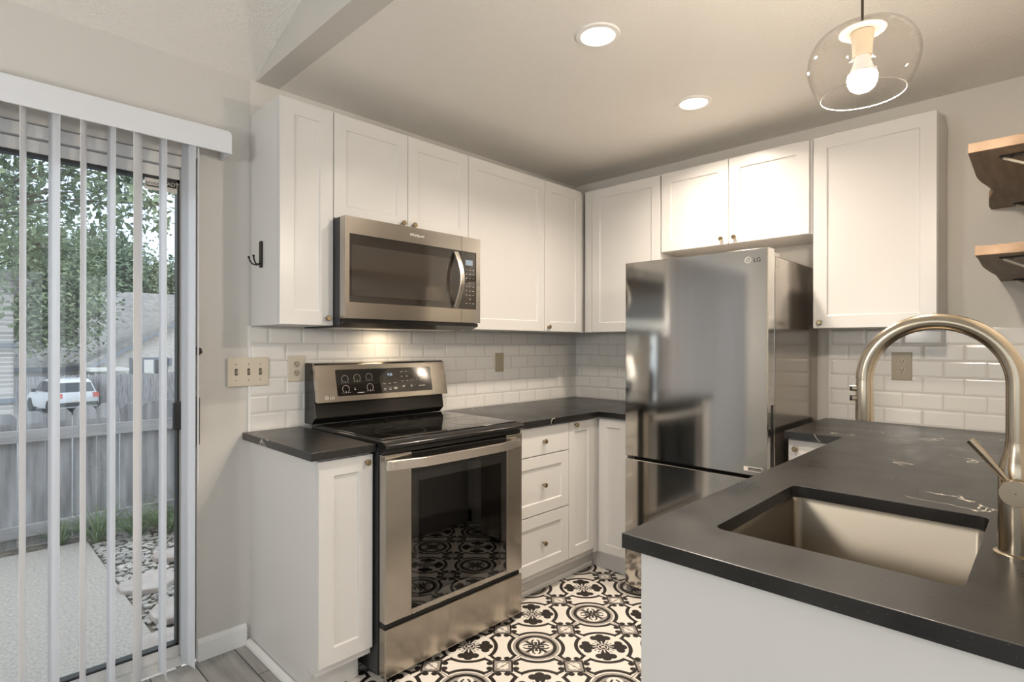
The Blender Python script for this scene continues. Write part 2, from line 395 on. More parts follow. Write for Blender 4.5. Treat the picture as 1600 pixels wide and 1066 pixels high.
# range / sliding door wall
XDL, XDR, ZDT = -4.36, -2.495, 2.05
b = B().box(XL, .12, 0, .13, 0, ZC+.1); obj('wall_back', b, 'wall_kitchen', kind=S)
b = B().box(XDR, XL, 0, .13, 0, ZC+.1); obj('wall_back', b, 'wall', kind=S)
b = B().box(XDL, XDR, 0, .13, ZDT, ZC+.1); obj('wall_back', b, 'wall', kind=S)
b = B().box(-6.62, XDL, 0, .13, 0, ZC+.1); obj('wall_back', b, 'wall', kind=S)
obj('wall_right', B().box(0, .12, -6.0, 0, 0, ZC+.1), 'wall_kitchen', kind=S)
obj('wall_sink', B().box(-2.25, 0, -2.74, -2.62, 0, ZC), 'wall_kitchen', kind=S)
# left wall with a window and front wall with a window (unseen, behind the camera, widened to let in more daylight)
b = B(); b.box(-6.62, -6.5, -6, 0, 0, .6); b.box(-6.62, -6.5, -6, -4.8, .6, 2.15); b.box(-6.62, -6.5, -.8, 0, .6, 2.15); b.box(-6.62, -6.5, -6, 0, 2.15, 3.5)
obj('wall_left', b, 'wall', kind=S)
b = B(); b.box(-6.62, .12, -6.12, -6, 0, .3); b.box(-6.62, -6.0, -6.12, -6, .3, 2.2); b.box(-.6, .12, -6.12, -6, .3, 2.2); b.box(-6.62, .12, -6.12, -6, 2.2, 3.6)
obj('wall_front', b, 'wall', kind=S)
for nm, args in (('window_1', (0, -6.56, -4.8, -.8, .6, 2.15)), ('window_2', (1, -6.06, -6.0, -.6, .3, 2.2))):
    ax, c, a0, a1, z0, z1 = args; b = B(); g = B()
    def bb(a, a_, z, z_, q=b, t=.03):
        if ax == 0: q.box(c-t, c+t, a, a_, z, z_)
        else: q.box(a, a_, c-t, c+t, z, z_)
    w = .05; bb(a0, a1, z0, z0+w); bb(a0, a1, z1-w, z1); bb(a0, a0+w, z0+w, z1-w); bb(a1-w, a1, z0+w, z1-w); bb((a0+a1)/2-.02, (a0+a1)/2+.02, z0+w, z1-w)
    fo = obj(nm, b, 'frame', kind=S); bb(a0+w, a1-w, z0+w, z1-w, g, .003); obj('pane', g, 'pane', fo)
# ceilings: flat over the kitchen, vaulted over the dining room
obj('ceiling', B().box(XE, .12, -6.12, .0, ZC, ZC+.12), 'ceiling', kind=S)
sl = .365; yr = -3.0; zr = ZC+sl*3.0
b = B().hexa([(-6.62, 0, ZC), (XE, 0, ZC), (XE, yr, zr), (-6.62, yr, zr), (-6.62, 0, ZC+.12), (XE, 0, ZC+.12), (XE, yr, zr+.12), (-6.62, yr, zr+.12)])
obj('ceiling', b, 'ceiling', kind=S)
b = B().hexa([(-6.62, yr, zr), (XE, yr, zr), (XE, -6.12, ZC), (-6.62, -6.12, ZC), (-6.62, yr, zr+.12), (XE, yr, zr+.12), (XE, -6.12, ZC+.12), (-6.62, -6.12, ZC+.12)])
obj('ceiling', b, 'ceiling', kind=S)
obj('wall_soffit', B().prism([(XE-.003, -.002, ZC-.001), (XE-.003, yr, zr), (XE-.003, -6.0, ZC-.001)], (.1, 0, 0)), 'wall', kind=S)
obj('baseboard_back', B().prism([(XDR+.002, 0, 0), (XDR+.002, -.016, 0), (XDR+.002, -.016, .072), (XDR+.002, -.007, .09), (XDR+.002, 0, .09)], (XL-XDR-.018, 0, 0)), 'trimw', kind=S)
b = B(); 
n = 8
b.rings([[(XL-.012+(-.020)*math.cos(PI/2*i/n)+.009, y, .024*math.sin(PI/2*i/n)) for i in range(n+1)]+[(XL-.003, y, 0)] for y in (-.016, -.56)])
obj('trim_2', b, 'trimw', kind=S)
# back splash tile fields with a metal edge
b = B().box(XL, -.008, -.008, 0, .914, 1.380); obj('trim_3', b, 'tileA', kind=S)
b = B().box(-.008, 0, -.85, 0, .914, 1.376); b.box(-.008, 0, -2.62, -1.666, .914, 1.372); obj('trim_4', b, 'tileB', kind=S)
b = B().box(XL-.010, XL, -.010, 0, .914, 1.372); obj('trim_5', b, 'trimw', kind=S)
b = B().box(-.010, 0, -1.666, -1.658, .914, 1.372); obj('trim_6', b, 'trimw', kind=S)

# ------------------------------------------------------------------ sliding door
door = obj('door_1', (lambda b: (b.box(XDR-.052, XDR-.002, .012, .12, 0, ZDT), b.box(XDL, XDL+.05, .012, .12, 0, ZDT), b.box(XDL+.05, XDR-.052, .012, .12, ZDT-.045, ZDT-.002), b.box(XDL+.05, XDR-.052, .012, .12, 0, .035), b)[-1])(B()), 'frame', kind=S, bevel=.002)
def sash(x0, x1, y, mt='frame'):
    b = B(); z0, z1 = .035, ZDT-.05
    b.box(x0, x0+.045, y-.016, y+.016, z0, z1); b.box(x1-.045, x1, y-.016, y+.016, z0, z1); b.box(x0+.045, x1-.045, y-.016, y+.016, z0, z0+.045); b.box(x0+.045, x1-.045, y-.016, y+.016, z1-.045, z1)
    so = obj('sash', b, mt, door, bevel=.002)
    g = B(); a0, a1, c0, c1 = x0+.045, x1-.045, z0+.045, z1-.045; w = .009
    for q in ((a0, a0+w, c0, c1), (a1-w, a1, c0, c1), (a0, a1, c0, c0+w), (a0, a1, c1-w*1.4, c1)): g.box(q[0], q[1], y-.018, y+.018, q[2], q[3])
    obj('gasket', g, 'gasket', so)
    obj('pane', B().box(a0, a1, y-.003, y+.003, c0, c1), 'pane', so)
    return so
s1 = sash(XDL+.88, XDR-.052+.04, .045); s2 = sash(XDL+.05, XDL+.96, .085)
b = B().box(-2.578, -2.547, .0, .028, .950, 1.062); obj('handle', b, 'black_matte', door, bevel=.006)
b = B().box(XDR-.012, XDR+.001, -.034, -.001, .886, 1.078); obj('pull', b, 'black_matte', door, bevel=.004)
b = B().cyl((XDR-.004, -.022, 1.264), (XDR-.004, -.001, 1.264), .018, 6); b.box(XDR-.012, XDR+.006, -.034, -.020, 1.256, 1.272); obj('latch', b, 'iron', door)
b = B().box(-2.673, -2.558, .0275, .0285, 1.898, 1.948); st = obj('sticker', b, 'sticker', door, label='white alarm company sticker on the glass')
obj('sticker_bar', B().box(-2.600, -2.563, .0262, .0274, 1.918, 1.944), 'badge_black', st)
obj('sticker_line', B().box(-2.668, -2.604, .0262, .0274, 1.910, 1.915), 'badge_black', st)
text('lettering', 'protected by', .0195, 'badge_black', st, (-2.669, .0268, 1.919), (1, 0, 0), (0, 0, 1), .0003)
text('lettering', 'ADT', .021, 'sticker', st, (-2.598, .0255, 1.924), (1, 0, 0), (0, 0, 1), .0003)

# ------------------------------------------------------------------ vertical blind
bl = thing('vertical_blind', 'white vertical blind with valance across the sliding glass door', 'blind', (-3.4, -.06, 2.06))
b = B(); out = []
xr, xl = -2.405, -4.46
pts = [(xl, 2.061), (xr, 2.061), (xr, 2.137), (xr-.005, 2.146), (xr-.014, 2.150), (xl, 2.150)]
b.prism([(p[0], -.124, p[1]) for p in pts], (0, .008, 0)); b.box(xr-.008, xr, -.116, -.004, 2.061, 2.136)
b.box(xl, xl+.008, -.116, -.004, 2.061, 2.136)
obj('valance', b, 'blind', bl)
obj('head_rail', B().box(xl+.02, xr-.03, -.095, -.055, 2.10, 2.135), 'blind', bl)
# (left px, right px) of each slat as seen at eye height
def rayxy(px):
    d = Fv+Rv*((px-800)/FPX); return d
slats = [(30, 40), (75, 93), (125, 134), (167, 180), (208, 222), (248, 260), (283, 305)]
W = .089
def slat(xc, ang, bot=.035):
    b = B(); n = 8; top = []
    for k in range(n+1):
        t = (k/n-.5)*W; c = .006*(1-(2*k/n-1)**2)
        top.append((xc+t*math.cos(ang)-c*math.sin(ang), -.080+t*math.sin(ang)+c*math.cos(ang)))
    for z0, z1 in ((bot, 2.095),):
        ring = lambda z: [(x, y, z) for x, y in top]+[(x-.0012*math.sin(ang), y+.0012*math.cos(ang), z) for x, y in top[::-1]]
        b.rings([ring(z0), ring(z1)])
    b.box(xc-.008, xc+.008, -.083, -.077, 2.09, 2.105)
    obj('slat', b, 'blind', bl, smooth=True)
for a, c in slats:
    # place the slat so that its two edges look towards these directions from the room
    best = None
    dl = rayxy(a); dr = rayxy(c)
    for i in range(4, 176):
        ang = -math.radians(i)
        # centre where mid ray meets y=-.08
        dm = (dl+dr)/2; t = (-.080-CAM.y)/dm.y; xc = CAM.x+dm.x*t
        xs = []
        for s_ in (-.5, .5):
            x = xc+s_*W*math.cos(ang); y = -.080+s_*W*math.sin(ang); d = Vector((x, y, 0))-Vector((CAM.x, CAM.y, 0)); xs.append(800+FPX*(d.dot(Rv)/d.dot(Fv)))
        e = abs(abs(xs[1]-xs[0])-(c-a))+.02*abs(i-90)*.1
        if best is None or e < best[0]: best = (e, xc, ang)
    slat(best[1], best[2], .035)
x = -3.12
while x > -4.40: slat(x, -math.radians(70+random.random()*30)); x -= .08
obj('wand', B().cyl((-2.522, -.105, 2.06), (-2.522, -.105, .75), .0035, 8), 'blind', bl)

# ------------------------------------------------------------------ cabinets
def mapA(yf): return lambda u, v, w: (u, yf-w, v)         # wall with the range: faces -y
def mapB(xf): return lambda u, v, w: (xf-w, u, v)         # wall with the fridge: faces -x
def mbox(b, P, u0, u1, v0, v1, w0, w1):
    a = P(u0, v0, w0); c = P(u1, v1, w1); return b.box(a[0], c[0], a[1], c[1], a[2], c[2])
def front(name, P, u0, u1, v0, v1, parent, flat=False, st=.058, th=.019):
    u0, u1 = sorted((u0, u1)); g = .0015; u0 += g; u1 -= g; v0 += g; v1 -= g
    b = B()
    if flat: mbox(b, P, u0, u1, v0, v1, 0, th)
    else:
        o = [(u0, v0), (u1, v0), (u1, v1), (u0, v1)]; i1 = [(u0+st, v0+st), (u1-st, v0+st), (u1-st, v1-st), (u0+st, v1-st)]
        k = .004; i2 = [(u0+st+k, v0+st+k), (u1-st-k, v0+st+k), (u1-st-k, v1-st-k), (u0+st+k, v1-st-k)]
        R = [[P(*p, 0) for p in o], [P(*p, th) for p in o], [P(*p, th) for p in i1], [P(*p, th-.007) for p in i2]]
        b.rings(R)
    return obj(name, b, 'cab', parent, bevel=.0012, seg=2)
def knob(P, u, v, parent, w=.019):
    c = Vector(P(u, v, w)); ax = (Vector(P(u, v, w+1))-c).normalized()
    b = B().lathe(c-ax*.001, [(.006, 0), (.005, .014)], ax, 10, True, True)
    b.lathe(c+ax*.014, [(.0115, 0), (.0125, .002), (.0125, .008), (.010, .010)], ax, 8, True, True)
    return obj('knob', b, 'brass', parent)
ZU0, ZU1, D = 1.372, 2.284, .305
doorA = D-.019
def upperA(label, x0, x1, z0, splits, knobs, group='white upper cabinets'):
    t = thing('upper_cabinet', label, 'cabinet', ((x0+x1)/2, -D/2, z0), group)
    obj('cabinet_body', B().box(x0, x1, -doorA+.002, -.0095, z0, ZU1), 'cab', t, bevel=.001)
    P = mapA(-doorA)
    for i, (a, c) in enumerate(zip(splits, splits[1:])):
        d = front('door', P, a, c, z0, ZU1, t)
        for ku, kv in knobs:
            if a <= ku <= c: knob(P, ku, kv, d)
    return t
upperA('narrow white upper cabinet at the left end, beside the microwave', XL, -2.0585, ZU0, [XL, -2.0585], [(-2.089, 1.403)])
upperA('short white two-door upper cabinet above the microwave', -2.058, -1.3005, 1.832, [-2.058, -1.6805, -1.3005], [(-1.712, 1.862), (-1.650, 1.862)])
upperA('white upper cabinet right of the microwave with its knob at bottom left', -1.300, -.6945, ZU0, [-1.300, -.6945], [(-1.272, 1.400)])
upperA('white corner upper cabinet on the range wall', -.694, -.0095, ZU0, [-.694, -.330], [(-.665, 1.400)])
b = B().box(-.330, -.306, -.303, -doorA-.0003, ZU0, ZU1)
XB = -(D-.019)
def upperB(label, y0, y1, z0, splits, knobs, body0=None):
    t = thing('upper_cabinet', label, 'cabinet', (-D/2, (y0+y1)/2, z0), 'white upper cabinets')
    obj('cabinet_body', B().box(XB+.002, -.0095, y0, y1, z0, ZU1), 'cab', t, bevel=.001)
    P = mapB(XB)
    for a, c in zip(splits, splits[1:]):
        d = front('door', P, a, c, z0, ZU1, t)
        for ku, kv in knobs:
            if c <= ku <= a: knob(P, ku, kv, d)
    return t
t = upperB('tall white upper cabinet left of the fridge, next to the corner', -.312, -.8605, ZU0, [-.368, -.857], [])
obj('filler', B().box(XB+.001, XB-.016, -.311, -.366, ZU0, ZU1), 'cab', t, bevel=.001)
upperB('short white two-door upper cabinet above the fridge', -.861, -1.662, 1.829, [-.862, -1.2576, -1.6525], [(-1.223, 1.860), (-1.293, 1.860)])
upperB('tall white upper cabinet with one door above the sink wall outlet', -1.666, -2.144, ZU0, [-1.668, -2.144], [(-1.700, 1.400)])
# coat hook on the side of the left cabinet
h = thing('coat_hook', 'black double coat hook on the side of the left upper cabinet', 'hook', (XL, -.128, 1.67))
bb_ = B(); pts = rr(-.142, -.114, 1.613, 1.725, .010, 4); bb_.prism([(XL, p[0], p[1]) for p in pts], (-.007, 0, 0)); obj('plate', bb_, 'iron', h, bevel=.002)
for s_ in (-1, 1):
    pth = [(XL-.006, -.128+s_*.002, 1.632), (XL-.018, -.128+s_*.010, 1.624), (XL-.032, -.128+s_*.017, 1.628), (XL-.040, -.128+s_*.023, 1.642), (XL-.043, -.128+s_*.026, 1.656)]
    q = B().tube(pth, .0032, 8); q.lathe(pth[-1], [(.001, -.005), (.005, -.002), (.005, .002), (.001, .005)], (0, 0, 1), 10, True, True); obj('prong', q, 'iron', h, smooth=True)

# base cabinets
GB = 'white base cabinets'
t = thing('base_cabinet', 'white base cabinet left of the range with one narrow door', 'cabinet', (-2.17, -.3, 0), GB)
b = B(); b.prism([(XL, 0, 0), (XL, -.553, 0), (XL, -.553, .105), (XL, -.616, .105), (XL, -.616, .883), (XL, 0, .883)], (.018, 0, 0)); obj('side_panel', b, 'cab', t, bevel=.001)
obj('cabinet_body', B().box(XL+.018, -2.067, -.614, -.0095, .105, .883), 'cab', t)
obj('toe_kick', B().box(XL+.018, -2.085, -.556, -.538, 0, .105), 'cab', t)
P = mapA(-.616); d = front('door', P, XL+.001, -2.067, .135, .876, t); knob(P, -2.098, .848, d)
t = thing('base_cabinet', 'white three-drawer base cabinet right of the range', 'cabinet', (-1.08, -.3, 0), GB)
obj('cabinet_body', B().box(-1.297, -.8655, -.609, -.0095, .105, .883), 'cab', t)
obj('toe_kick', B().box(-1.297, -.866, -.553, -.535, 0, .105), 'cab', t)
obj('quarter_round', B().box(-1.297, -.566, -.566, -.5535, 0, .030), 'cab', t, bevel=.006)
P = mapA(-.611)
for z0, z1, fl in ((.730, .876, 1), (.431, .728, 0), (.137, .429, 0)):
    d = front('drawer_front', P, -1.297, -.866, z0, z1, t, flat=bool(fl)); knob(P, -1.075, .800 if fl else (z0+z1)/2-.003, d)
t = thing('base_cabinet', 'white corner base cabinet with one narrow door and knob', 'cabinet', (-.45, -.3, 0), GB)
obj('cabinet_body', B().box(-.8645, -.0095, -.609, -.0095, .105, .883), 'cab', t)
obj('toe_kick', B().box(-.8645, -.532, -.5525, -.535, 0, .105), 'cab', t)
d = front('door', P, -.865, -.633, .137, .876, t, st=.055); knob(P, -.815, .858, d)
obj('filler', B().box(-.632, -.596, -.6105, -.624, .110, .876), 'cab', t)
t = thing('base_cabinet', 'white narrow base cabinet between the corner and the fridge', 'cabinet', (-.3, -.72, 0), GB)
obj('cabinet_body', B().box(-.592, -.0095, -.6115, -.835, .105, .883), 'cab', t)
obj('toe_kick', B().box(-.531, -.548, -.553, -.835, 0, .105), 'cab', t)
P = mapB(-.594); front('door', P, -.645, -.835, .120, .876, t, st=.045)
t = thing('base_cabinet', 'white drawer base cabinet right of the fridge, mostly behind the peninsula', 'cabinet', (-.3, -1.9, 0), GB)
obj('cabinet_body', B().box(-.575, -.0095, -1.650, -2.6, .105, .883), 'cab', t); obj('toe_kick', B().box(-.53, -.513, -1.65, -1.94, 0, .105), 'cab', t)
P = mapB(-.577); d = front('drawer_front', P, -1.652, -1.905, .73, .876, t, flat=True); knob(P, -1.685, .838, d)
front('door', P, -1.652, -1.905, .137, .728, t)
t = thing('base_cabinet', 'white peninsula cabinet with a plain end panel under the sink', 'cabinet', (-1.4, -2.25, 0), GB)
obj('end_panel', B().prism([(-2.225, -1.900, .105), (-2.225, -1.900, .883), (-2.225, -2.617, .883), (-2.225, -2.617, 0), (-2.225, -1.96, 0), (-2.225, -1.96, .105)], (.018, 0, 0)), 'cab', t, bevel=.001)
b = B(); b.box(-2.207, -.578, -1.918, -1.926, .105, .883); b.box(-2.207, -.578, -2.6, -2.617, .105, .883); b.box(-2.207, -.578, -1.926, -2.6, .105, .12)
obj('cabinet_body', b, 'cab', t); obj('toe_kick', B().box(-2.207, -.54, -1.975, -1.96, 0, .105), 'cab', t)
for i in range(4):
    bq = B(); a0 = -2.204+i*.39; g = .002
    bq.box(a0+g, a0+.388-g, -1.899, -1.918, .137, .876); obj('door', bq, 'cab', t, bevel=.001)

# ------------------------------------------------------------------ worktops
def slab(name, outline, holes, z0, z1, label):
    c = bpy.data.curves.new(name, 'CURVE'); c.dimensions = '2D'; c.fill_mode = 'BOTH'; c.extrude = (z1-z0)/2-.0012; c.bevel_depth = .0012; c.bevel_resolution = 1; c.offset = -.0012
    for pts in [outline]+holes:
        sp = c.splines.new('POLY'); sp.points.add(len(pts)-1); sp.use_cyclic_u = True
        for i, p in enumerate(pts): sp.points[i].co = (p[0], p[1], 0, 1)
    tmp = bpy.data.objects.new('tmp', c); COL.objects.link(tmp); tmp.location.z = 0
    me = bpy.data.meshes.new_from_object(tmp.evaluated_get(bpy.context.evaluated_depsgraph_get()))
    bpy.data.objects.remove(tmp); bpy.data.curves.remove(c)
    
    for f in me.polygons: f.use_smooth = False
    me.transform(Matrix.Translation((0, 0, (z0+z1)/2))); me.materials.clear(); me.materials.append(M_['counter']); me.name = name
    o = bpy.data.objects.new(name, me); COL.objects.link(o); return tag(o, label, 'countertop')
ZB = .884
slab('countertop', [(-2.322, -.0105), (-2.322, -.652), (-2.066, -.652), (-2.066, -.0105)], [], ZB, .914, 'small black stone countertop left of the range')
slab('countertop', [(-1.298, -.0095), (-1.298, -.654), (-.627, -.654), (-.627, -.838), (-.0095, -.838), (-.0095, -.0095)], [], ZB, .914, 'black stone corner countertop between the range and the fridge')
SX0, SX1, SY0, SY1 = -2.088, -1.597, -2.394, -1.989
hole = rr(SX0, SX1, SY0, SY1, .022, 5)[::-1]
slab('countertop', [(-2.2514, -1.8716), (-2.2514, -2.618), (-.0105, -2.618), (-.0105, -1.6445), (-.627, -1.6445), (-.627, -1.8716)], [hole], ZB, .914, 'large black stone peninsula countertop around the sink')
# sink bowl
t = thing('sink', 'brushed steel undermount sink set in the peninsula countertop', 'sink', ((SX0+SX1)/2, (SY0+SY1)/2, .66))
b = B(); e = .004
def ring(o_, r, z): return [(p[0], p[1], z) for p in rr(SX0-o_, SX1+o_, SY0-o_, SY1+o_, r, 5)]
b.rings([ring(.03, .045, .8835), ring(.004, .024, .8835), ring(-.002, .022, .872), ring(-.004, .022, .70), ring(-.012, .020, .684), ring(-.03, .02, .679)], cap0=False)
so = obj('bowl', b, 'sink', t, smooth=True); md = so.modifiers.new('solid', 'SOLIDIFY'); md.thickness = -.0015
obj('drain', B().lathe(((SX0+SX1)/2, (SY0+SY1)/2, .679), [(.045, .0003), (.045, .003), (.036, .004), (.03, .001), (.001, .001)], (0, 0, 1), 24), 'steel', t, smooth=True)

# ------------------------------------------------------------------ faucet
FX, FY = -1.856, -2.447
t = thing('faucet', 'brushed gold gooseneck pull-down faucet on the peninsula', 'faucet', (FX, FY, .914))
obj('base', B().lathe((FX, FY, .9138), [(.001, 0), (.033, 0), (.033, .006), (.029, .008), (.001, .008)], (0, 0, 1), 40), 'faucet', t, smooth=True)
obj('body', B().lathe((FX, FY, .921), [(.001, 0), (.0265, 0), (.0265, .135), (.026, .150), (.0225, .166), (.0180, .182), (.0168, .196), (.0168, .199), (.001, .199)], (0, 0, 1), 40), 'faucet', t, smooth=True)
R_ = .1185; zc = 1.222
pth = [(FX, FY, 1.1195), (FX, FY, 1.16), (FX, FY, 1.20)]
for i in range(33):
    a = PI-PI*i/32; pth.append((FX, FY+R_+R_*math.cos(a), zc+R_*math.sin(a)))
obj('neck', B().tube(pth, .0158, 24), 'faucet', t, smooth=True)
ey = FY+2*R_
sp_ = obj('spray_head', B().lathe((FX, ey, 1.2215), [(.001, 0), (.0150, 0), (.0150, -.003), (.0155, -.010), (.0168, -.082), (.0160, -.086), (.001, -.086)], (0, 0, 1), 32), 'faucet', t, smooth=True)
for z in (1.203, 1.182):
    q = B().cyl((FX-.004, ey+.012, z), (FX-.006, ey+.0215, z), .0065, 16); obj('button', q, 'faucet', sp_, smooth=True, label='gold-rimmed button')
    q = B().cyl((FX-.006, ey+.0215, z), (FX-.007, ey+.0255, z), .0058, 16); obj('button_cap', q, 'faucet_dark', sp_, label='black button')
hb = obj('handle_hub', B().lathe((FX, FY, 1.035), [(.001, .0), (.023, .0), (.0235, .045), (.0225, .0475), (.001, .0475)], (-1, 0, 0), 32), 'faucet', t, smooth=True)
obj('lever', B().tube([(FX-.036, FY+.010, 1.052), (FX-.040, FY+.040, 1.094), (FX-.042, FY+.062, 1.122)], [.0042, .0062, .0068], 14), 'faucet', hb, smooth=True)

# ------------------------------------------------------------------ microwave
MX0, MX1 = -2.0575, -1.3015
t = thing('microwave', 'stainless over-the-range microwave with black window', 'microwave', ((MX0+MX1)/2, -.2, 1.375))
obj('body', B().box(MX0, MX1, -.005, -.355, 1.376, 1.829), 'dark_side', t, bevel=.002)
obj('vent_base', B().prism([(MX0+.004, -.02, 1.366), (MX0+.004, -.33, 1.366), (MX0+.004, -.385, 1.384), (MX0+.004, -.385, 1.400), (MX0+.004, -.02, 1.377)], (MX1-MX0-.008, 0, 0)), 'black', t)
obj('base_plate', B().box(MX0+.03, MX1-.06, -.05, -.32, 1.3635, 1.3662), 'steel', t)
YM = -.400; XS = -1.429
def frame_panel(name, x0, x1, z0, z1, a0, a1, c0, c1, y0, y1, parent, m='steel', openr=False, openl=False):
    b = B(); b.box(x0, a0, y0, y1, z0, z1)if not openl else 0; b.box(a1, x1, y0, y1, z0, z1) if not openr else 0
    xa = x0 if openl else a0; xb = x1 if openr else a1
    b.box(xa, xb, y0, y1, z0, c0); b.box(xa, xb, y0, y1, c1, z1); return obj(name, b, m, parent)
dr = obj('door', (lambda b: (b.box(MX0+.001, -2.0365, -.357, YM, 1.402, 1.829), b.box(-2.0365, XS, -.357, YM, 1.402, 1.470), b.box(-2.0365, XS, -.357, YM, 1.757, 1.829), b)[-1])(B()), 'steel', t)
b = B(); b.prism([(x_, YM+.004, z_) for x_, z_ in ([(XS, 1.470), (XS, 1.757)]+[(-2.0365, 1.757), (-2.0365, 1.470)])], (0, .03, 0)); gl = obj('window', b, 'mw_glass', dr)
b = B(); b.prism([(x_, YM+.0035, z_) for x_, z_ in rr(-2.025, -1.492, 1.500, 1.712, .006, 3)], (0, .0004, 0)); obj('window_screen', b, 'mw_mesh', dr)
cp = obj('control_panel', (lambda b: (b.box(-1.3305, MX1-.001, -.357, YM, 1.402, 1.829), b.box(XS+.002, -1.3305, -.357, YM, 1.402, 1.470), b.box(XS+.002, -1.3305, -.357, YM, 1.757, 1.829), b)[-1])(B()), 'steel', t)
obj('keypad', B().box(XS+.002, -1.3305, YM+.004, -.36, 1.470, 1.757), 'mw_glass', cp)
obj('display', B().box(-1.398, -1.352, YM+.0025, YM+.004, 1.690, 1.716), 'lcd', cp)
b = B()
for r_ in range(9):
    for c_ in range(3):
        if r_ in (3, 7) and c_ != 1: continue
        x = -1.395+c_*.022; z = 1.668-r_*.021
        b.box(x, x+.008, YM+.003, YM+.004, z-.002, z)
obj('key_print', b, 'print', cp)
# handle: bowed vertical bar
pth = [(-1.468, YM-.004-.048*math.sin(PI*i/20), 1.473+.275*i/20) for i in range(21)]
obj('handle', B().sweep(pth, lambda i: [(-.013, -.006, 0), (.013, -.006, 0), (.013, .006, 0), (-.013, .006, 0)]), 'handle', dr, bevel=.003)
text('lettering', 'Whirlpool', .019, 'chrome_print', dr, (-1.735, YM-.0005, 1.788), (1, 0, 0), (0, 0, 1))
l = bpy.data.lights.new('microwave_lamp', 'AREA'); l.energy = .4; l.size = .12; l.size_y = .05; l.shape = 'RECTANGLE'; l.color = (1, .80, .55)
lo = bpy.data.objects.new('microwave_lamp', l); COL.objects.link(lo); lo.location = (0.02, .10, -.0135); lo.parent = t

# ------------------------------------------------------------------ range
RX0, RX1 = -2.058, -1.304
t = thing('range', 'stainless electric range with black glass cooktop and oven door', 'stove', ((RX0+RX1)/2, -.35, 0))
b = B(); yb = -.655
b.box(RX0, RX0+.02, -.02, yb, .03, .90); b.box(RX1-.02, RX1, -.02, yb, .03, .90); b.box(RX0+.02, RX1-.02, -.02, -.04, .03, .90)
b.box(RX0+.02, RX1-.02, -.04, yb, .03, .22); b.box(RX0+.02, RX1-.02, -.04, yb, .80, .90)
obj('body', b, 'dark_side', t)
for x_ in (RX0+.05, RX1-.05):
    for y_ in (-.08, -.60): obj('foot', B().cyl((x_, y_, 0), (x_, y_, .03), .018, 12), 'black_matte', t)
b = B(); x0, x1, y0, y1 = RX0+.08, RX1-.08, -.10, yb+.003    # oven cavity
b.poly([(x0, y0, .26), (x1, y0, .26), (x1, y0, .74), (x0, y0, .74)]); b.poly([(x0, y0, .26), (x0, y1, .26), (x1, y1, .26), (x1, y0, .26)]); b.poly([(x0, y0, .74), (x0, y1, .74), (x1, y1, .74), (x1, y0, .74)])
b.poly([(x0, y0, .26), (x0, y1, .26), (x0, y1, .74), (x0, y0, .74)]); b.poly([(x1, y0, .26), (x1, y1, .26), (x1, y1, .74), (x1, y0, .74)])
cv = obj('oven_cavity', b, 'dark_side', t)
b = B()
for k in range(3):
    yy = -.62+k*.24; b.cyl((x0+.01, yy, .50), (x1-.01, yy, .50), .004, 6)
for k in range(14):
    xx = x0+.04+k*(x1-x0-.08)/13; b.cyl((xx, -.12, .50), (xx, -.63, .50), .002, 5)
obj('rack', b, 'steel', t)
YR = -.700
# cooktop
b = B()
prof = [(-.105, .917), (-.105, .926), (-.672, .926), (-.700, .922), (-.712, .912), (-.712, .900), (-.700, .893), (-.66, .893), (-.66, .9005), (-.105, .9005)]
b.prism([(RX0-.002, p[0], p[1]) for p in prof], (RX1-RX0+.004, 0, 0)); obj('cooktop_rim', b, 'black', t, bevel=.002)
ct = obj('cooktop', B().box(RX0+.012, RX1-.012, -.125, -.668, .9255, .9300), 'black_glass', t, bevel=.001)
for cx, cy, r_ in ((-1.87, -.53, .105), (-1.50, -.53, .085), (-1.87, -.26, .075), (-1.50, -.26, .09), (-1.685, -.22, .05)):
    obj('burner_ring', B().lathe((cx, cy, .93005), [(r_-.0015, 0), (r_, 0), (r_, .0002), (r_-.0015, .0002)], (0, 0, 1), 48), 'dark_side', ct)
obj('vent_strip', B().box(RX0+.004, RX1-.004, -.655, -.690, .876, .893), 'black', t)
# oven door
b = B()
b.box(RX0+.003, -1.934, -.660, YR, .236, .875); b.box(-1.409, RX1-.003, -.660, YR, .236, .875); b.box(-1.934, -1.409, -.660, YR, .236, .258)
dr = obj('oven_door', b, 'steel', t, bevel=.003)
b = B(); b.box(-1.934, -1.409, -.665, YR+.002, .790, .870); b.box(-1.934, -1.409, -.690, YR-.002, .845, .850); b.box(-1.934, -1.409, -.690, YR-.002, .825, .829); obj('door_top_band', b, 'black', dr)
b = B(); w = .035
for q in ((-1.934, -1.900, .258, .790), (-1.443, -1.409, .258, .790), (-1.90, -1.443, .258, .293), (-1.90, -1.443, .755, .790)): b.box(q[0], q[1], YR+.001, YR+.012, q[2], q[3])
obj('window_border', b, 'black_glass', dr)
obj('window', B().box(-1.90, -1.443, YR+.001, YR+.006, .293, .755), 'oven_glass', dr)
n = 24; pth = []
for i in range(n+1):
    s_ = i/n; pth.append((RX0+.002+(RX1-RX0-.030)*s_, YR-.012-.034*min(1, math.sin(PI*s_)*1.6)-.006*math.sin(PI*s_), .838))
obj('handle', B().sweep(pth, lambda i: [(0, -.006, -.019), (0, .006, -.019), (0, .006, .019), (0, -.006, .019)]), 'handle', dr, bevel=.003)
for x_ in (RX0+.03, RX1-.055): obj('handle_mount', B().box(x_-.012, x_+.012, YR+.001, YR-.028, .824, .852), 'handle', dr, bevel=.002)
obj('drawer', B().box(RX0+.003, RX1-.003, -.658, YR, .030, .214), 'steel_wavy', t, bevel=.004)
obj('drawer_lip', B().box(RX0+.006, RX1-.006, -.66, -.684, .214, .236), 'black_matte', t)
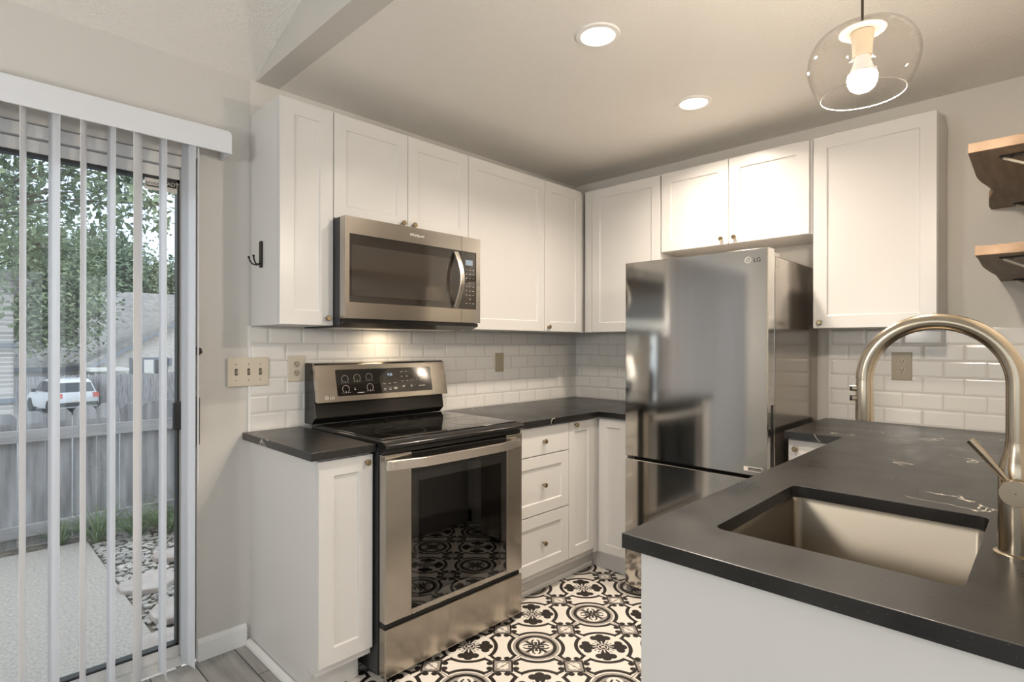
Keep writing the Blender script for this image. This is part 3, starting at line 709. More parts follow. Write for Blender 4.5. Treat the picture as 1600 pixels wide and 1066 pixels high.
# back guard
b = B().prism([(RX0+.010, -.010, .926), (RX0+.010, -.085, .926), (RX0+.010, -.118, .955), (RX0+.010, -.105, 1.030), (RX0+.010, -.125, 1.032), (RX0+.010, -.095, 1.199), (RX0+.010, -.085, 1.206), (RX0+.010, -.010, 1.206)], (RX1-RX0-.020, 0, 0))
bg = obj('back_guard', b, 'black', t, bevel=.003)
p0 = Vector((RX0+.008, -.150, 1.028)); p1 = Vector((RX0+.008, -.112, 1.198)); up = (p1-p0).normalized(); nn = Vector((1, 0, 0)).cross(up)
Wd = RX1-RX0-.016
pr = [p0, p1, p1+Vector((0, .012, .008)), Vector((RX0+.008, -.03, 1.2085)), Vector((RX0+.008, -.03, 1.2060)), Vector((RX0+.008, -.09, 1.2060)), Vector((RX0+.008, -.126, 1.030))]
cp = obj('control_panel', B().prism(pr, (Wd, 0, 0)), 'steel', t, bevel=.003)
def CPt(u, v, w=0): return p0+Vector((u, 0, 0))+up*v+nn*w
def cpbox(b, u0, u1, v0, v1, w0, w1, r=.0):
    if r:
        b.prism([CPt(p[0], p[1], w0) for p in rr(u0, u1, v0, v1, r, 3)], nn*(w1-w0)); return
    b.prism([CPt(u0, v0, w0), CPt(u1, v0, w0), CPt(u1, v1, w0), CPt(u0, v1, w0)], nn*(w1-w0))
b = B(); cpbox(b, .098, .640, .026, .150, .0, .0015, .006); obj('touch_panel', b, 'black_glass', cp)
for (u, v) in ((.142, .105), (.205, .108), (.270, .110), (.142, .058), (.270, .060)):
    n = 24; b = B(); ins = []; out_ = []
    for k in range(n+1):
        a0 = -PI*.28+2*PI*.78*k/n
        ins.append((u+.0165*math.cos(a0), v+.0165*math.sin(a0))); out_.append((u+.0178*math.cos(a0), v+.0178*math.sin(a0)))
    b.rings([[CPt(*i_, .0016), CPt(*o_, .0016), CPt(*o_, .0020), CPt(*i_, .0020)] for i_, o_ in zip(ins, out_)])
    cpbox(b, u-.001, u+.001, v-.020, v-.010, .0016, .002); cpbox(b, u-.022, u-.006, v-.018, v-.0172, .0016, .002); cpbox(b, u+.006, u+.022, v-.018, v-.0172, .0016, .002)
    obj('burner_mark', b, 'print', cp)
b = B()
random.seed(3)
for (u, v, w_) in [(.345, .072, .014), (.375, .072, .014), (.403, .074, .020), (.345, .047, .014), (.375, .048, .014), (.403, .050, .020), (.345, .040, .014), (.375, .041, .014), (.403, .043, .020), (.452, .128, .014), (.478, .129, .014), (.452, .104, .012), (.480, .104, .014), (.452, .080, .014), (.480, .081, .014), (.455, .056, .016), (.455, .050, .012), (.505, .056, .010), (.505, .050, .010),
                   (.530, .056, .003), (.505, .084, .003), (.525, .085, .003), (.545, .086, .003), (.565, .088, .018), (.572, .100, .014), (.572, .120, .014), (.555, .052, .040), (.185, .052, .008), (.185, .058, .006), (.200, .036, .036)]:
    cpbox(b, u, u+w_, v, v+.0022, .0016, .002)
obj('panel_print', b, 'print', cp)
text('clock_display', '4:26', .018, 'lcd_led', cp, CPt(.372, .112, .0018), (1, 0, 0), up, .0002)
b = B().lathe(CPt(.045, .022, .0), [(.0085, 0), (.0085, .0012), (.0070, .0012), (.0070, 0)], nn, 24); b.lathe(CPt(.045, .022, 0), [(.002, 0), (.002, .0012), (.0001, .0012)], nn, 8); obj('round_mark', b, 'chrome_print', cp)
text('lettering', 'LG', .018, 'chrome_print', cp, CPt(.060, .015, .0005), (1, 0, 0), up, .0003)
text('lettering', 'E\nZ', .007, 'badge_black', cp, CPt(.715, .040, .0005), (1, 0, 0), up, .0003)

# ------------------------------------------------------------------ refrigerator
FY0, FY1 = -1.615, -.898; FXF = -.735
t = thing('refrigerator', 'tall stainless bottom-freezer refrigerator', 'refrigerator', (-.37, -1.26, 0))
obj('case', B().box(-.648, -.03, FY0+.002, FY1-.002, .03, 1.688), 'fridge_side', t, bevel=.004)
obj('gasket', B().box(-.662, -.648, FY0+.012, FY1-.012, .05, 1.675), 'gasket', t)
def fdoor(nm, z0, z1):
    b = B()
    ring = lambda x, i: [(x, FY0+i, z0+i), (x, FY1-i, z0+i), (x, FY1-i, z1-i), (x, FY0+i, z1-i)]
    b.rings([ring(-.662, 0), ring(FXF+.003, 0), ring(FXF, .003)]); return obj(nm, b, 'steel_fridge', t)
ud = fdoor('fridge_door', .718, 1.716); ld = fdoor('freezer_door', .045, .703)
obj('door_pocket', B().box(-.700, -.672, FY0+.0001, FY0-.001, .76, 1.03), 'black_matte', ud)
obj('toe_grille', B().box(-.64, -.60, FY0+.02, FY1-.02, .0, .045), 'black_matte', t)
obj('hinge_cover', B().box(-.66, -.56, FY0+.012, FY0+.075, 1.688, 1.712), 'fridge_side', t, bevel=.004)
b = B().lathe((FXF, -1.529, 1.668), [(.0140, 0), (.0140, .0015), (.0118, .0015), (.0118, 0)], (-1, 0, 0), 28); b.lathe((FXF, -1.525, 1.672), [(.003, 0), (.003, .0015), (.0001, .0015)], (-1, 0, 0), 8)
b.box(FXF, FXF-.0012, -1.530, -1.528, 1.658, 1.667); b.box(FXF, FXF-.0012, -1.530, -1.537, 1.666, 1.668); obj('round_mark', b, 'chrome_print', ud)
text('lettering', 'LG', .026, 'badge_black', ud, (FXF-.0008, -1.553, 1.657), (0, -1, 0), (0, 0, 1))
sk = obj('energy_badge', B().box(FXF, FXF-.0008, -1.512, -1.592, .738, .757), 'sticker', ud)
obj('badge_bar', B().box(FXF-.0008, FXF-.0012, -1.531, -1.591, .741, .754), 'badge_black', sk)
text('lettering', 'Inverter Linear', .0095, 'sticker', sk, (FXF-.0015, -1.533, .7445), (0, -1, 0), (0, 0, 1), .0002)
obj('side_sticker', B().box(-.630, -.592, FY0+.0023, FY0+.0012, 1.640, 1.672), 'sticker', t)

# ------------------------------------------------------------------ outlets and switch plate
def outlet(P, u0, u1, v0, v1, label, m='plate', sgn=1):
    t = thing('outlet', label, 'outlet', P((u0+u1)/2, (v0+v1)/2, 0), 'wall outlets')
    b = B(); mbox(b, P, u0, u1, v0, v1, 0, .006); obj('cover_plate', b, m, t, bevel=.0025)
    uc = (u0+u1)/2
    for vc in ((v0+v1)/2+.020, (v0+v1)/2-.020):
        c = Vector(P(uc, vc, .006)); ax = Vector(P(uc, vc, 1.))-Vector(P(uc, vc, 0.))
        so = obj('socket', B().lathe(c-ax*.001, [(.0155, 0), (.0155, .002), (.001, .002)], ax, 24), 'socket_face', t, label='round socket')
        b = B(); mbox(b, P, uc-.0075, uc-.0050, vc-.001, vc+.008, .0065, .0074); mbox(b, P, uc+.0050, uc+.0075, vc-.001, vc+.007, .0065, .0074); mbox(b, P, uc-.0022, uc+.0022, vc-.010, vc-.0055, .0065, .0074)
        obj('slots', b, 'slot', so)
PA = mapA(-.0083); PB = mapB(-.0083)
outlet(PA, -2.127, -2.046, 1.122, 1.241, 'almond wall outlet between the switch plate and the range')
outlet(PA, -.823, -.750, 1.122, 1.240, 'beige wall outlet on the tile right of the range', 'plate_tan')
outlet(PB, -1.933, -2.014, 1.126, 1.259, 'beige wall outlet on the tile beneath the faucet arch', 'plate_tan')
t = thing('switch_plate', 'almond three-gang light switch plate beside the sliding door', 'switch', (-2.30, -.012, 1.172))
obj('cover_plate', B().box(-2.385, -2.213, -.0102, -.0165, 1.112, 1.236), 'plate', t, bevel=.003)
b = B().box(-2.382, -2.2875, -.0001, -.0105, 1.115, 1.233); obj('backing', b, 'plate', t)
for x_ in (-2.350, -2.299, -2.250):
    obj('toggle', B().hexa([(x_-.004, -.0165, 1.164), (x_+.004, -.0165, 1.164), (x_+.004, -.0165, 1.182), (x_-.004, -.0165, 1.182), (x_-.003, -.026, 1.176), (x_+.003, -.026, 1.176), (x_+.003, -.026, 1.183), (x_-.003, -.026, 1.183)]), 'switch', t)
    obj('toggle_slot', B().box(x_-.0055, x_+.0055, -.0164, -.0169, 1.160, 1.188), 'slot', t)
    for z in (1.139, 1.207): obj('screw', B().cyl((x_, -.0165, z), (x_, -.0175, z), .003, 10), 'switch', t)

# ------------------------------------------------------------------ ceiling cans
def can(x, y, label, z=ZC, W=None):
    t = thing('recessed_light', label, 'ceiling light', (x, y, z), 'recessed ceiling lights')
    obj('trim_ring', B().lathe((x, y, z), [(.082, 0), (.080, -.006), (.064, -.008), (.062, -.002)], (0, 0, 1), 40), 'can_trim', t, smooth=True)
    obj('lens', B().lathe((x, y, z-.003), [(.0625, 0), (.001, 0)], (0, 0, 1), 40), 'can_lens', t)
    l = bpy.data.lights.new('can_lamp', 'AREA'); l.shape = 'DISK'; l.size = .12; l.energy = W or CAN_W; l.color = (1, .87, .73); l.spread = 2.5
    lo = bpy.data.objects.new('can_lamp', l); COL.objects.link(lo); lo.location = (0, 0, -.0075); lo.parent = t
can(-1.521, -1.286, 'lit recessed ceiling light nearest the camera, above the range aisle')
can(-.735, -1.274, 'lit recessed ceiling light in front of the fridge')

# ------------------------------------------------------------------ pendant
PX_, PY_ = -1.600, -2.150
t = thing('pendant_lamp', 'clear glass globe pendant lamp hanging above the sink', 'pendant lamp', (PX_, PY_, ZC))
obj('canopy', B().lathe((PX_, PY_, ZC), [(.06, 0), (.06, -.012), (.05, -.022), (.004, -.024)], (0, 0, 1), 32), 'iron', t, smooth=True)
obj('cord', B().cyl((PX_, PY_, ZC-.02), (PX_, PY_, 2.085), .0032, 8), 'cord', t)
gz = 1.925
prof = [(.092, gz-.003), (.1065, gz+.022), (.118, gz+.052), (.1225, gz+.082), (.1175, gz+.112), (.103, gz+.138), (.079, gz+.156), (.047, gz+.165), (.016, gz+.167)]
# smooth the profile
def crs(P, n=4):
    out = []
    for i in range(len(P)-1):
        a = P[max(i-1, 0)]; b_ = P[i]; c = P[i+1]; d = P[min(i+2, len(P)-1)]
        for k in range(n):
            s_ = k/n; out.append(tuple(.5*((2*b_[j])+(-a[j]+c[j])*s_+(2*a[j]-5*b_[j]+4*c[j]-d[j])*s_*s_+(-a[j]+3*b_[j]-3*c[j]+d[j])*s_**3) for j in (0, 1)))
    out.append(P[-1]); return out
prof = crs(prof)
sh = obj('glass_shade', B().lathe((PX_, PY_, 0), prof+[(r_-.0022, z_) for r_, z_ in prof[::-1]], (0, 0, 1), 64), 'shade_glass', t, smooth=True)
obj('shade_rim', B().lathe((PX_, PY_, gz-.003), [(.0922+.0010*math.cos(a*PI/4), .0010*math.sin(a*PI/4)) for a in range(9)], (0, 0, 1), 64), 'rim_glass', t, smooth=True)
obj('cap', B().lathe((PX_, PY_, gz+.158), [(.001, .002), (.050, .0), (.052, -.002), (.050, -.004), (.001, -.003)], (0, 0, 1), 40), 'shade_cap', t, smooth=True)
obj('socket', B().lathe((PX_, PY_, gz+.154), [(.001, 0), (.026, -.001), (.0245, -.012), (.0225, -.035), (.0215, -.062), (.001, -.062)], (0, 0, 1), 32), 'socket', t, smooth=True)
bz = gz+.042
bu = obj('bulb_neck', B().lathe((PX_, PY_, bz), [(.001, .052), (.017, .050), (.019, .038), (.024, .022), (.0315, .006)], (0, 0, 1), 32), 'bulb', t, smooth=True)
obj('bulb', B().lathe((PX_, PY_, bz), [(.0315, .006), (.0330, -.003), (.0320, -.014), (.0270, -.026), (.0180, -.034), (.008, -.0375), (.0005, -.038)], (0, 0, 1), 32), 'bulb_on', t, smooth=True)

# ------------------------------------------------------------------ wall shelves with iron brackets
def shelf(z, label, amp, seed):
    t = thing('wall_shelf', label, 'shelf', (-.5, -2.48, z), 'wooden wall shelves by the sink')
    pts = crs(amp, 4)
    outline = pts+[(-.003, -2.618), (pts[0][0], -2.618)]
    b = B(); th = .030
    b.prism([(p[0], p[1], z) for p in outline], (0, 0, th))
    m = b.m; m.faces.ensure_lookup_table()
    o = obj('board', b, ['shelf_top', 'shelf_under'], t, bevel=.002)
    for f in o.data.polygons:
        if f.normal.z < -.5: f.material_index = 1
    for x_ in (-.88, -.07):
        br = B(); br.box(x_-.014, x_+.014, -2.37, -2.616, z-.005, z-.0005); br.box(x_-.014, x_+.014, -2.612, -2.619, z-.22, z-.005)
        bo = obj('bracket', br, 'iron', t, bevel=.001)
        obj('brace', B().tube([(x_, -2.38, z-.006), (x_, -2.46, z-.05), (x_, -2.55, z-.12), (x_, -2.614, z-.20)], .0045, 10), 'iron_light', bo, smooth=True)
        obj('screw', B().cyl((x_, -2.40, z-.005), (x_, -2.40, z-.0075), .005, 10), 'iron', bo)
shelf(1.889, 'upper rough wooden shelf on iron brackets at the right edge', [(-0.99, -2.302), (-0.874, -2.3), (-0.747, -2.298), (-0.646, -2.297), (-0.552, -2.304), (-0.473, -2.315), (-0.368, -2.323), (-0.253, -2.306), (-0.092, -2.294), (-0.003, -2.295)], 1)
shelf(1.571, 'lower rough wooden shelf on iron brackets at the right edge', [(-0.977, -2.318), (-0.851, -2.318), (-0.649, -2.313), (-0.451, -2.319), (-0.281, -2.328), (-0.003, -2.326)], 1)

# ------------------------------------------------------------------ dining room furniture behind the camera's left (seen in the fridge door)
t = thing('dining_table', 'dark wooden dining table reflected in the fridge door', 'table', (-4.5, -1.25, 0))
obj('table_top', B().box(-5.1, -3.95, -1.75, -.75, .715, .75), 'darkwood', t, bevel=.006)
obj('apron', B().box(-5.02, -4.03, -1.67, -.83, .63, .715), 'darkwood', t)
for x_ in (-5.03, -4.03):
    for y_ in (-1.68, -.83): obj('leg', B().box(x_-.035, x_+.035, y_-.035, y_+.035, 0, .715), 'darkwood', t, bevel=.004)
t = thing('dining_chair', 'dark slat-back dining chair reflected in the fridge door', 'chair', (-3.85, -2.15, 0))
obj('seat', B().box(-4.08, -3.66, -2.36, -1.94, .44, .47), 'darkwood', t, bevel=.01)
for x_ in (-4.06, -3.68):
    obj('leg', B().box(x_-.018, x_+.018, -2.34-.018, -2.34+.018, 0, .44), 'darkwood', t)
    obj('leg', B().tube([(x_, -1.93, 0), (x_, -1.95, .45), (x_, -1.90, .98)], .02, 8), 'darkwood', t)
obj('backrest', (lambda b: (b.box(-4.05, -3.69, -1.93, -1.90, .86, .96), b.box(-4.05, -3.69, -1.94, -1.915, .68, .73), b)[-1])(B()), 'darkwood', t, bevel=.006)
def dome(x, y, z, label):  # unseen hanging lamp, added to brighten the dining side and low walls
    ztop = zr-sl*abs(y-yr)
    t = thing('fill_lamp', label, 'ceiling light', (x, y, z), 'unseen dining room fill lamps')
    obj('canopy', B().lathe((x, y, ztop), [(.06, 0), (.06, -.035), (.01, -.04)], (0, 0, 1), 24), 'iron', t); obj('rod', B().cyl((x, y, ztop-.01), (x, y, z), .006, 8), 'iron', t)
    obj('lamp_shade', B().lathe((x, y, z), [(.01, .0), (.15, -.01), (.2, -.05), (.2, -.055), (.15, -.015), (.01, -.005)], (0, 0, 1), 32), 'can_trim', t, smooth=True)
    l = bpy.data.lights.new('lamp', 'POINT'); l.shadow_soft_size = .13; l.energy = DINING_FILL_W; l.color = (1, .95, .88)
    lo = bpy.data.objects.new('lamp', l); COL.objects.link(lo); lo.location = (0, 0, -.20); lo.parent = t
dome(-4.5, -1.3, 1.80, 'unseen dome lamp added over the dining table for fill light')
dome(-3.5, -4.3, 1.80, 'unseen dome lamp added near the front window for fill light')

# ------------------------------------------------------------------ outdoors
def DD(px, py, d): return CAM+(Fv+Rv*((px-800)/FPX)-Uv*((py-538.02)/FPX))*d
def atY(px, py, y):
    r = Fv+Rv*((px-800)/FPX)-Uv*((py-538.02)/FPX); return CAM+r*((y-CAM.y)/r.y)
GZ = -2.1
obj('patio_slab', B().box(-6.5, -2.516, .135, 2.395, -.30, -.100), 'concrete', kind=S, bevel=.008)
obj('ground_bed', B().box(-2.515, 3.5, .135, 2.9, -2.1, -.125), 'soil', kind=S)
obj('ground_bed', B().box(-9, -2.516, 2.396, 2.9, -2.1, -.125), 'soil', kind=S)
obj('ground', B().box(-60, 80, 2.9, 120, -2.4, GZ), 'asphalt', kind=S)
# gravel
random.seed(11)
b = B(); m = b.m
for i in range(4200):
    x = random.uniform(-2.50, -1.35); y = random.uniform(.16, 2.45)
    r = random.uniform(.009, .025); sx, sy, sz = r*random.uniform(.8, 1.4), r*random.uniform(.7, 1.1), r*random.uniform(.35, .6); an = random.random()*PI
    vs_ = []
    for (lz, ln, rr_) in ((-.6, 5, .75), (.35, 5, .85)):
        vs_.append([m.verts.new((x+(sx*rr_*math.cos(2*PI*k/ln+lz)*math.cos(an)-sy*rr_*math.sin(2*PI*k/ln+lz)*math.sin(an)), y+(sx*rr_*math.cos(2*PI*k/ln+lz)*math.sin(an)+sy*rr_*math.sin(2*PI*k/ln+lz)*math.cos(an)), -.122+sz*(lz+.6)+random.uniform(0, .004))) for k in range(ln)])
    tp = m.verts.new((x, y, -.122+sz*1.5))
    for k in range(5):
        m.faces.new((vs_[0][k], vs_[0][(k+1) % 5], vs_[1][(k+1) % 5], vs_[1][k])); m.faces.new((vs_[1][k], vs_[1][(k+1) % 5], tp))
tag(obj('gravel', b, 'stone'), 'pale river gravel filling the bed beside the patio', 'gravel', kind='stuff')
# flagstones
for i, (px, py, r, lb) in enumerate(((268, 868, .11, 'reddish flagstone in the gravel farthest from the house'), (235, 912, .15, 'reddish flagstone in the gravel, second from the fence'), (275, 955, .13, 'reddish flagstone in the gravel, third from the fence'), (255, 1008, .14, 'reddish flagstone in the gravel closest to the house door'))):
    c = CAM+(Fv+Rv*((px-800)/FPX)-Uv*((py-538.02)/FPX))*1.; d = c-CAM; c = CAM+d*((-.10-CAM.z)/d.z)
    random.seed(i+4); n = 9
    pts = [(c.x+.0+r*random.uniform(.8, 1.1)*math.cos(2*PI*k/n), c.y+r*random.uniform(.8, 1.15)*math.sin(2*PI*k/n), -.115) for k in range(n)]
    tag(obj('flagstone', B().prism(pts, (0, 0, .035)), 'flag', bevel=.008), lb, 'stone', 'flagstones in the gravel bed')
# near fence
t = thing('fence', 'weathered grey dog-ear picket fence behind the patio', 'fence', (-3, 2.6, -.1))
random.seed(5); x = -5.6
while x < .9:
    w = random.uniform(.132, .143); zt = .80+.030*(x+3.0)+random.uniform(-.012, .012)+.02; zb = -.115; e = .035
    obj('picket', B().prism([(x, 2.60, zb), (x+w, 2.60, zb), (x+w, 2.60, zt-e), (x+w-e*.9, 2.60, zt), (x+e*.9, 2.60, zt), (x, 2.60, zt-e)], (0, .018, 0)), 'fence', t)
    x += w+random.choice((.004, .005, .006, .011))
for z0, z1 in ((.612, .697), (-.042, .040)): obj('rail', B().box(-5.6, .9, 2.56, 2.599, z0, z1), 'fence_rail', t, bevel=.003)
# strappy plants
def clump(c, n, L, label, seed):
    random.seed(seed); b = B()
    for i in range(n):
        a = random.random()*2*PI; ln = L*random.uniform(.6, 1.1); tilt = random.uniform(.15, .75); w = .006*random.uniform(.8, 1.3)
        dx, dy = math.cos(a), math.sin(a); px_, py_ = -dy*w, dx*w; st = []
        for k in range(6):
            s_ = k/5; rad = ln*(tilt*s_+.45*s_*s_*tilt); z = ln*(s_*.95-.55*s_*s_*tilt*1.4); ww = 1-.85*s_
            x_ = c[0]+dx*(.02+rad); y_ = c[1]+dy*(.02+rad); st.append([(x_+px_*ww, y_+py_*ww, c[2]+z), (x_-px_*ww, y_-py_*ww, c[2]+z), (x_, y_, c[2]+z-.003)])
        b.rings(st)
    return tag(obj('liriope_clump', b, 'grassy'), label, 'plant', 'strap-leaved plants along the fence')
clump((-2.46, 2.36, -.12), 70, .36, 'strap-leaved plant at the far corner of the patio slab', 1)
clump((-2.24, 2.30, -.12), 80, .34, 'strap-leaved plant just right of the patio corner', 2)
clump((-2.05, 2.22, -.12), 70, .32, 'strap-leaved plant leaning over the gravel by the fence', 3)
clump((-1.86, 2.42, -.12), 60, .42, 'tall strap-leaved plant against the fence near the door handle', 4)
clump((-2.66, 2.48, -.12), 40, .22, 'low strap-leaved plant between the patio slab and the fence', 5)
# far fence
t = thing('fence', 'tall grey board fence beyond the parked car', 'fence', tuple(DD(180, 600, 29)))
A = DD(20, 590, 31); C_ = DD(330, 580, 25); n = 84; random.seed(8)
dirv = Vector((C_.x-A.x, C_.y-A.y, 0)); nrm = Vector((-dirv.y, dirv.x, 0)).normalized()*.02
for k in range(n):
    p = A+dirv*(k/n); q = A+dirv*((k+.94)/n); zt = A.z+(C_.z-A.z)*k/n+random.uniform(-.03, .05)
    obj('picket', B().prism([(p.x, p.y, GZ), (q.x, q.y, GZ), (q.x, q.y, zt-.06), ((q.x*3+p.x)/4, (q.y*3+p.y)/4, zt), ((p.x*3+q.x)/4, (p.y*3+q.y)/4, zt), (p.x, p.y, zt-.06)], nrm), 'fence', t)

# houses
t = thing('house', 'pale brick house with shingle roof and gable wing across the lot', 'house', (4, 40, GZ))
ym = 44.0; e0 = atY(0, 577, ym); zE = e0.z; xw0 = -14.; xr_ = atY(300, 577, ym).x
rg = atY(190, 456, 52.)
obj('main_wall', B().box(xw0, xr_+6, ym+.5, 60, GZ, zE), 'brick', t)
b = B().prism([(xw0, ym, zE-.12), (xw0, ym, zE+.06), (xw0, 52, rg.z), (xw0, 60.5, zE+.06), (xw0, 60.5, zE-.12)], (xr_+7-xw0, 0, 0)); obj('main_roof', b, 'roof', t)
obj('fascia', B().box(xw0, xr_+6, ym-.05, ym, zE-.22, zE+.05), 'fascia', t)
yg = 38.0; a = atY(135, 575, yg); c = atY(282, 500, yg); slp = (c.z-a.z)/(c.x-a.x); hx = a.x+6.8; hz = a.z+slp*6.8
obj('gable_wall', B().prism([(a.x+.5, yg+.5, GZ), (hx*2-a.x-.5, yg+.5, GZ), (hx*2-a.x-.5, yg+.5, a.z+slp*.4), (hx, yg+.5, hz-.1), (a.x+.5, yg+.5, a.z+slp*.4)], (0, .3, 0)), 'brick', t)
d_ = .20
obj('gable_roof', B().prism([(a.x, yg, a.z), (hx, yg, hz), (2*hx-a.x, yg, a.z), (2*hx-a.x, yg, a.z+d_), (hx, yg, hz+d_), (a.x-.1, yg, a.z+d_)], (0, 12, 0)), 'roof', t)
obj('gable_fascia', B().prism([(a.x, yg-.04, a.z-.22), (hx, yg-.04, hz-.22), (2*hx-a.x, yg-.04, a.z-.22), (2*hx-a.x, yg-.04, a.z), (hx, yg-.04, hz), (a.x, yg-.04, a.z)], (0, .06, 0)), 'fascia', t)
w0 = atY(203, 559, yg+.45); w1 = atY(262, 640, yg+.45)
wf = obj('window', B().box(w0.x, w1.x, yg+.42, yg+.5, w1.z, w0.z), 'winframe', t)
ww = (w1.x-w0.x)
for k in range(3): obj('pane', B().box(w0.x+.12+k*(ww-.2)/3, w0.x+.02+(k+1)*(ww-.2)/3, yg+.40, yg+.42, w1.z+.1, w0.z-.15), 'carglass' if k != 1 else 'frame', wf)
pw = atY(136, 578, 36.5); pe = atY(196, 578, 36.5)
obj('porch_roof', B().box(pw.x, pe.x, 35.5, 38.4, pw.z-.08, pw.z+.08), 'frame', t)
for x_ in (pe.x-.1,): obj('porch_post', B().box(x_-.06, x_+.06, 35.6, 35.75, GZ, pw.z-.15), 'frame', t)
obj('vent_lamp', B().box(atY(268, 560, yg).x-.08, atY(268, 560, yg).x+.08, yg+.3, yg+.5, atY(268, 572, yg).z, atY(268, 560, yg).z), 'winframe', t)
t = thing('building', 'brick building at the far left edge behind the fence', 'building', (-6, 12, GZ))
cx = atY(21, 600, 11.).x
obj('wall', B().box(cx-6, cx, 11, 17, GZ, atY(21, 440, 11.).z), 'brickB', t)
bz1 = atY(21, 440, 11.).z
obj('roof', B().prism([(cx+.25, 10.7, bz1), (cx-6.2, 10.7, bz1), (cx-3, 10.7, bz1+1.6)], (0, 7, 0)), 'roof', t)
for z_ in (bz1-1.2, bz1-2.2): obj('ledge', B().box(cx-6, cx+.04, 10.94, 11.02, z_, z_+.08), 'fascia', t)

# parked car, rear towards us
t = thing('parked_car', 'silver sport utility car parked beyond the fence', 'car', (0, 0, 0))
ray_ = (Fv+Rv*((122-800)/FPX)).normalized(); hd = Matrix.Rotation(math.radians(17), 3, 'Z') @ ray_
org = DD(122, 600, 26.5); org.z = GZ; lf = Vector((-hd.y, hd.x, 0))
t.location = (org.x, org.y, GZ)
def CP(l, w, h): return org+hd*l+lf*w+Vector((0, 0, h))
def sec(l, pts): return [CP(l, w, h) for w, h in pts]
def body_sec(hw, z0, z1, r=.12): return [(-hw+.05, z0), (hw-.05, z0), (hw, z0+.15), (hw, z1-r), (hw-r*.5, z1), (-hw+r*.5, z1), (-hw, z1-r), (-hw, z0+.15)]
b = B(); b.rings([sec(l, body_sec(hw, z0, z1)) for l, hw, z0, z1 in ((.0, .78, .42, .86), (.06, .86, .32, 1.02), (.5, .90, .28, 1.06), (1.5, .90, .25, 1.04), (3.2, .90, .25, 1.02), (3.9, .88, .28, .94), (4.45, .80, .32, .80), (4.52, .70, .40, .66))])
obj('body', b, 'carpaint', t, smooth=True)
gs = lambda l, hw0, z0, hw1, z1: [CP(l, -hw0, z0), CP(l, hw0, z0), CP(l, hw1, z1-.08), CP(l, hw1-.10, z1), CP(l, -hw1+.10, z1), CP(l, -hw1, z1-.08)]
b = B(); b.rings([gs(.12, .82, 1.0, .80, 1.03), gs(.35, .82, 1.0, .66, 1.55), gs(.55, .84, 1.0, .66, 1.66), gs(1.4, .85, 1.0, .67, 1.70), gs(2.3, .85, 1.0, .66, 1.66), gs(3.1, .84, 1.0, .75, 1.10)])
obj('cabin', b, 'carpaint', t, smooth=True)
def quad_off(pts, o, m_, nm, th=.012):
    n_ = (Vector(pts[1])-Vector(pts[0])).cross(Vector(pts[2])-Vector(pts[0])).normalized()
    if n_.dot(o) < 0: n_ = -n_
    return obj(nm, B().prism([Vector(p)+n_*.004 for p in pts], n_*th), m_, t)
def lerp(a, b_, s_): return a+(b_-a)*s_
quad_off([CP(.14, -.70, 1.07), CP(.14, .70, 1.07), CP(.345, .60, 1.50), CP(.345, -.60, 1.50)], -hd, 'carglass', 'rear_window', .02)
for s_ in (-1, 1):
    for l0, l1 in ((.55, 1.15), (1.22, 2.05), (2.12, 2.75)):
        quad_off([CP(l0-.08*(l0 < 1), s_*.845, 1.07), CP(l1+.12*(l1 > 2.5), s_*.852, 1.07), CP(l1-.1, s_*.695, 1.56 if l1 < 2.5 else 1.48), CP(l0+.08*(l0 < 1), s_*.69, 1.53)], lf*s_, 'carglass', 'side_window', .03)
    b = B(); p = CP(.05, s_*.76, .90); b.box(0, 0, 0, 0, 0, 0) if 0 else None
    b.hexa([CP(-.02, s_*.60, .80), CP(-.01, s_*.87, .80), CP(.35, s_*.915, .86), CP(.30, s_*.60, .86), CP(.02, s_*.60, 1.02), CP(.05, s_*.86, 1.02), CP(.38, s_*.905, 1.02), CP(.32, s_*.60, 1.02)]); obj('tail_light', b, 'taillight', t)
    obj('roof_rail', B().tube([CP(.65, s_*.60, 1.66), CP(.75, s_*.61, 1.74), CP(1.5, s_*.62, 1.76), CP(2.1, s_*.61, 1.73), CP(2.2, s_*.60, 1.67)], .02, 8), 'grill', t)
    obj('mirror', B().hexa([CP(2.75, s_*.88, 1.0), CP(2.75, s_*1.05, 1.0), CP(2.88, s_*1.03, 1.0), CP(2.88, s_*.88, 1.0), CP(2.75, s_*.88, 1.16), CP(2.75, s_*1.05, 1.16), CP(2.88, s_*1.03, 1.16), CP(2.88, s_*.88, 1.16)]), 'grill', t)
    for l in (.85, 3.55): obj('wheel', B().cyl(CP(l, s_*.72, .34), CP(l, s_*.92, .34), .34, 24), 'tyre', t)
quad_off([CP(-.005, -.26, .62), CP(-.005, .26, .62), CP(.03, .26, .78), CP(.03, -.26, .78)], -hd, 'sticker', 'number_plate')
obj('bumper', B().hexa([CP(-.08, -.80, .40), CP(-.08, .80, .40), CP(.2, .90, .40), CP(.2, -.90, .40), CP(-.06, -.78, .58), CP(-.06, .78, .58), CP(.2, .89, .60), CP(.2, -.89, .60)]), 'grill', t, bevel=.02)
obj('wiper', B().tube([CP(.13, 0, 1.08), CP(.17, .35, 1.13)], .012, 6), 'grill', t)

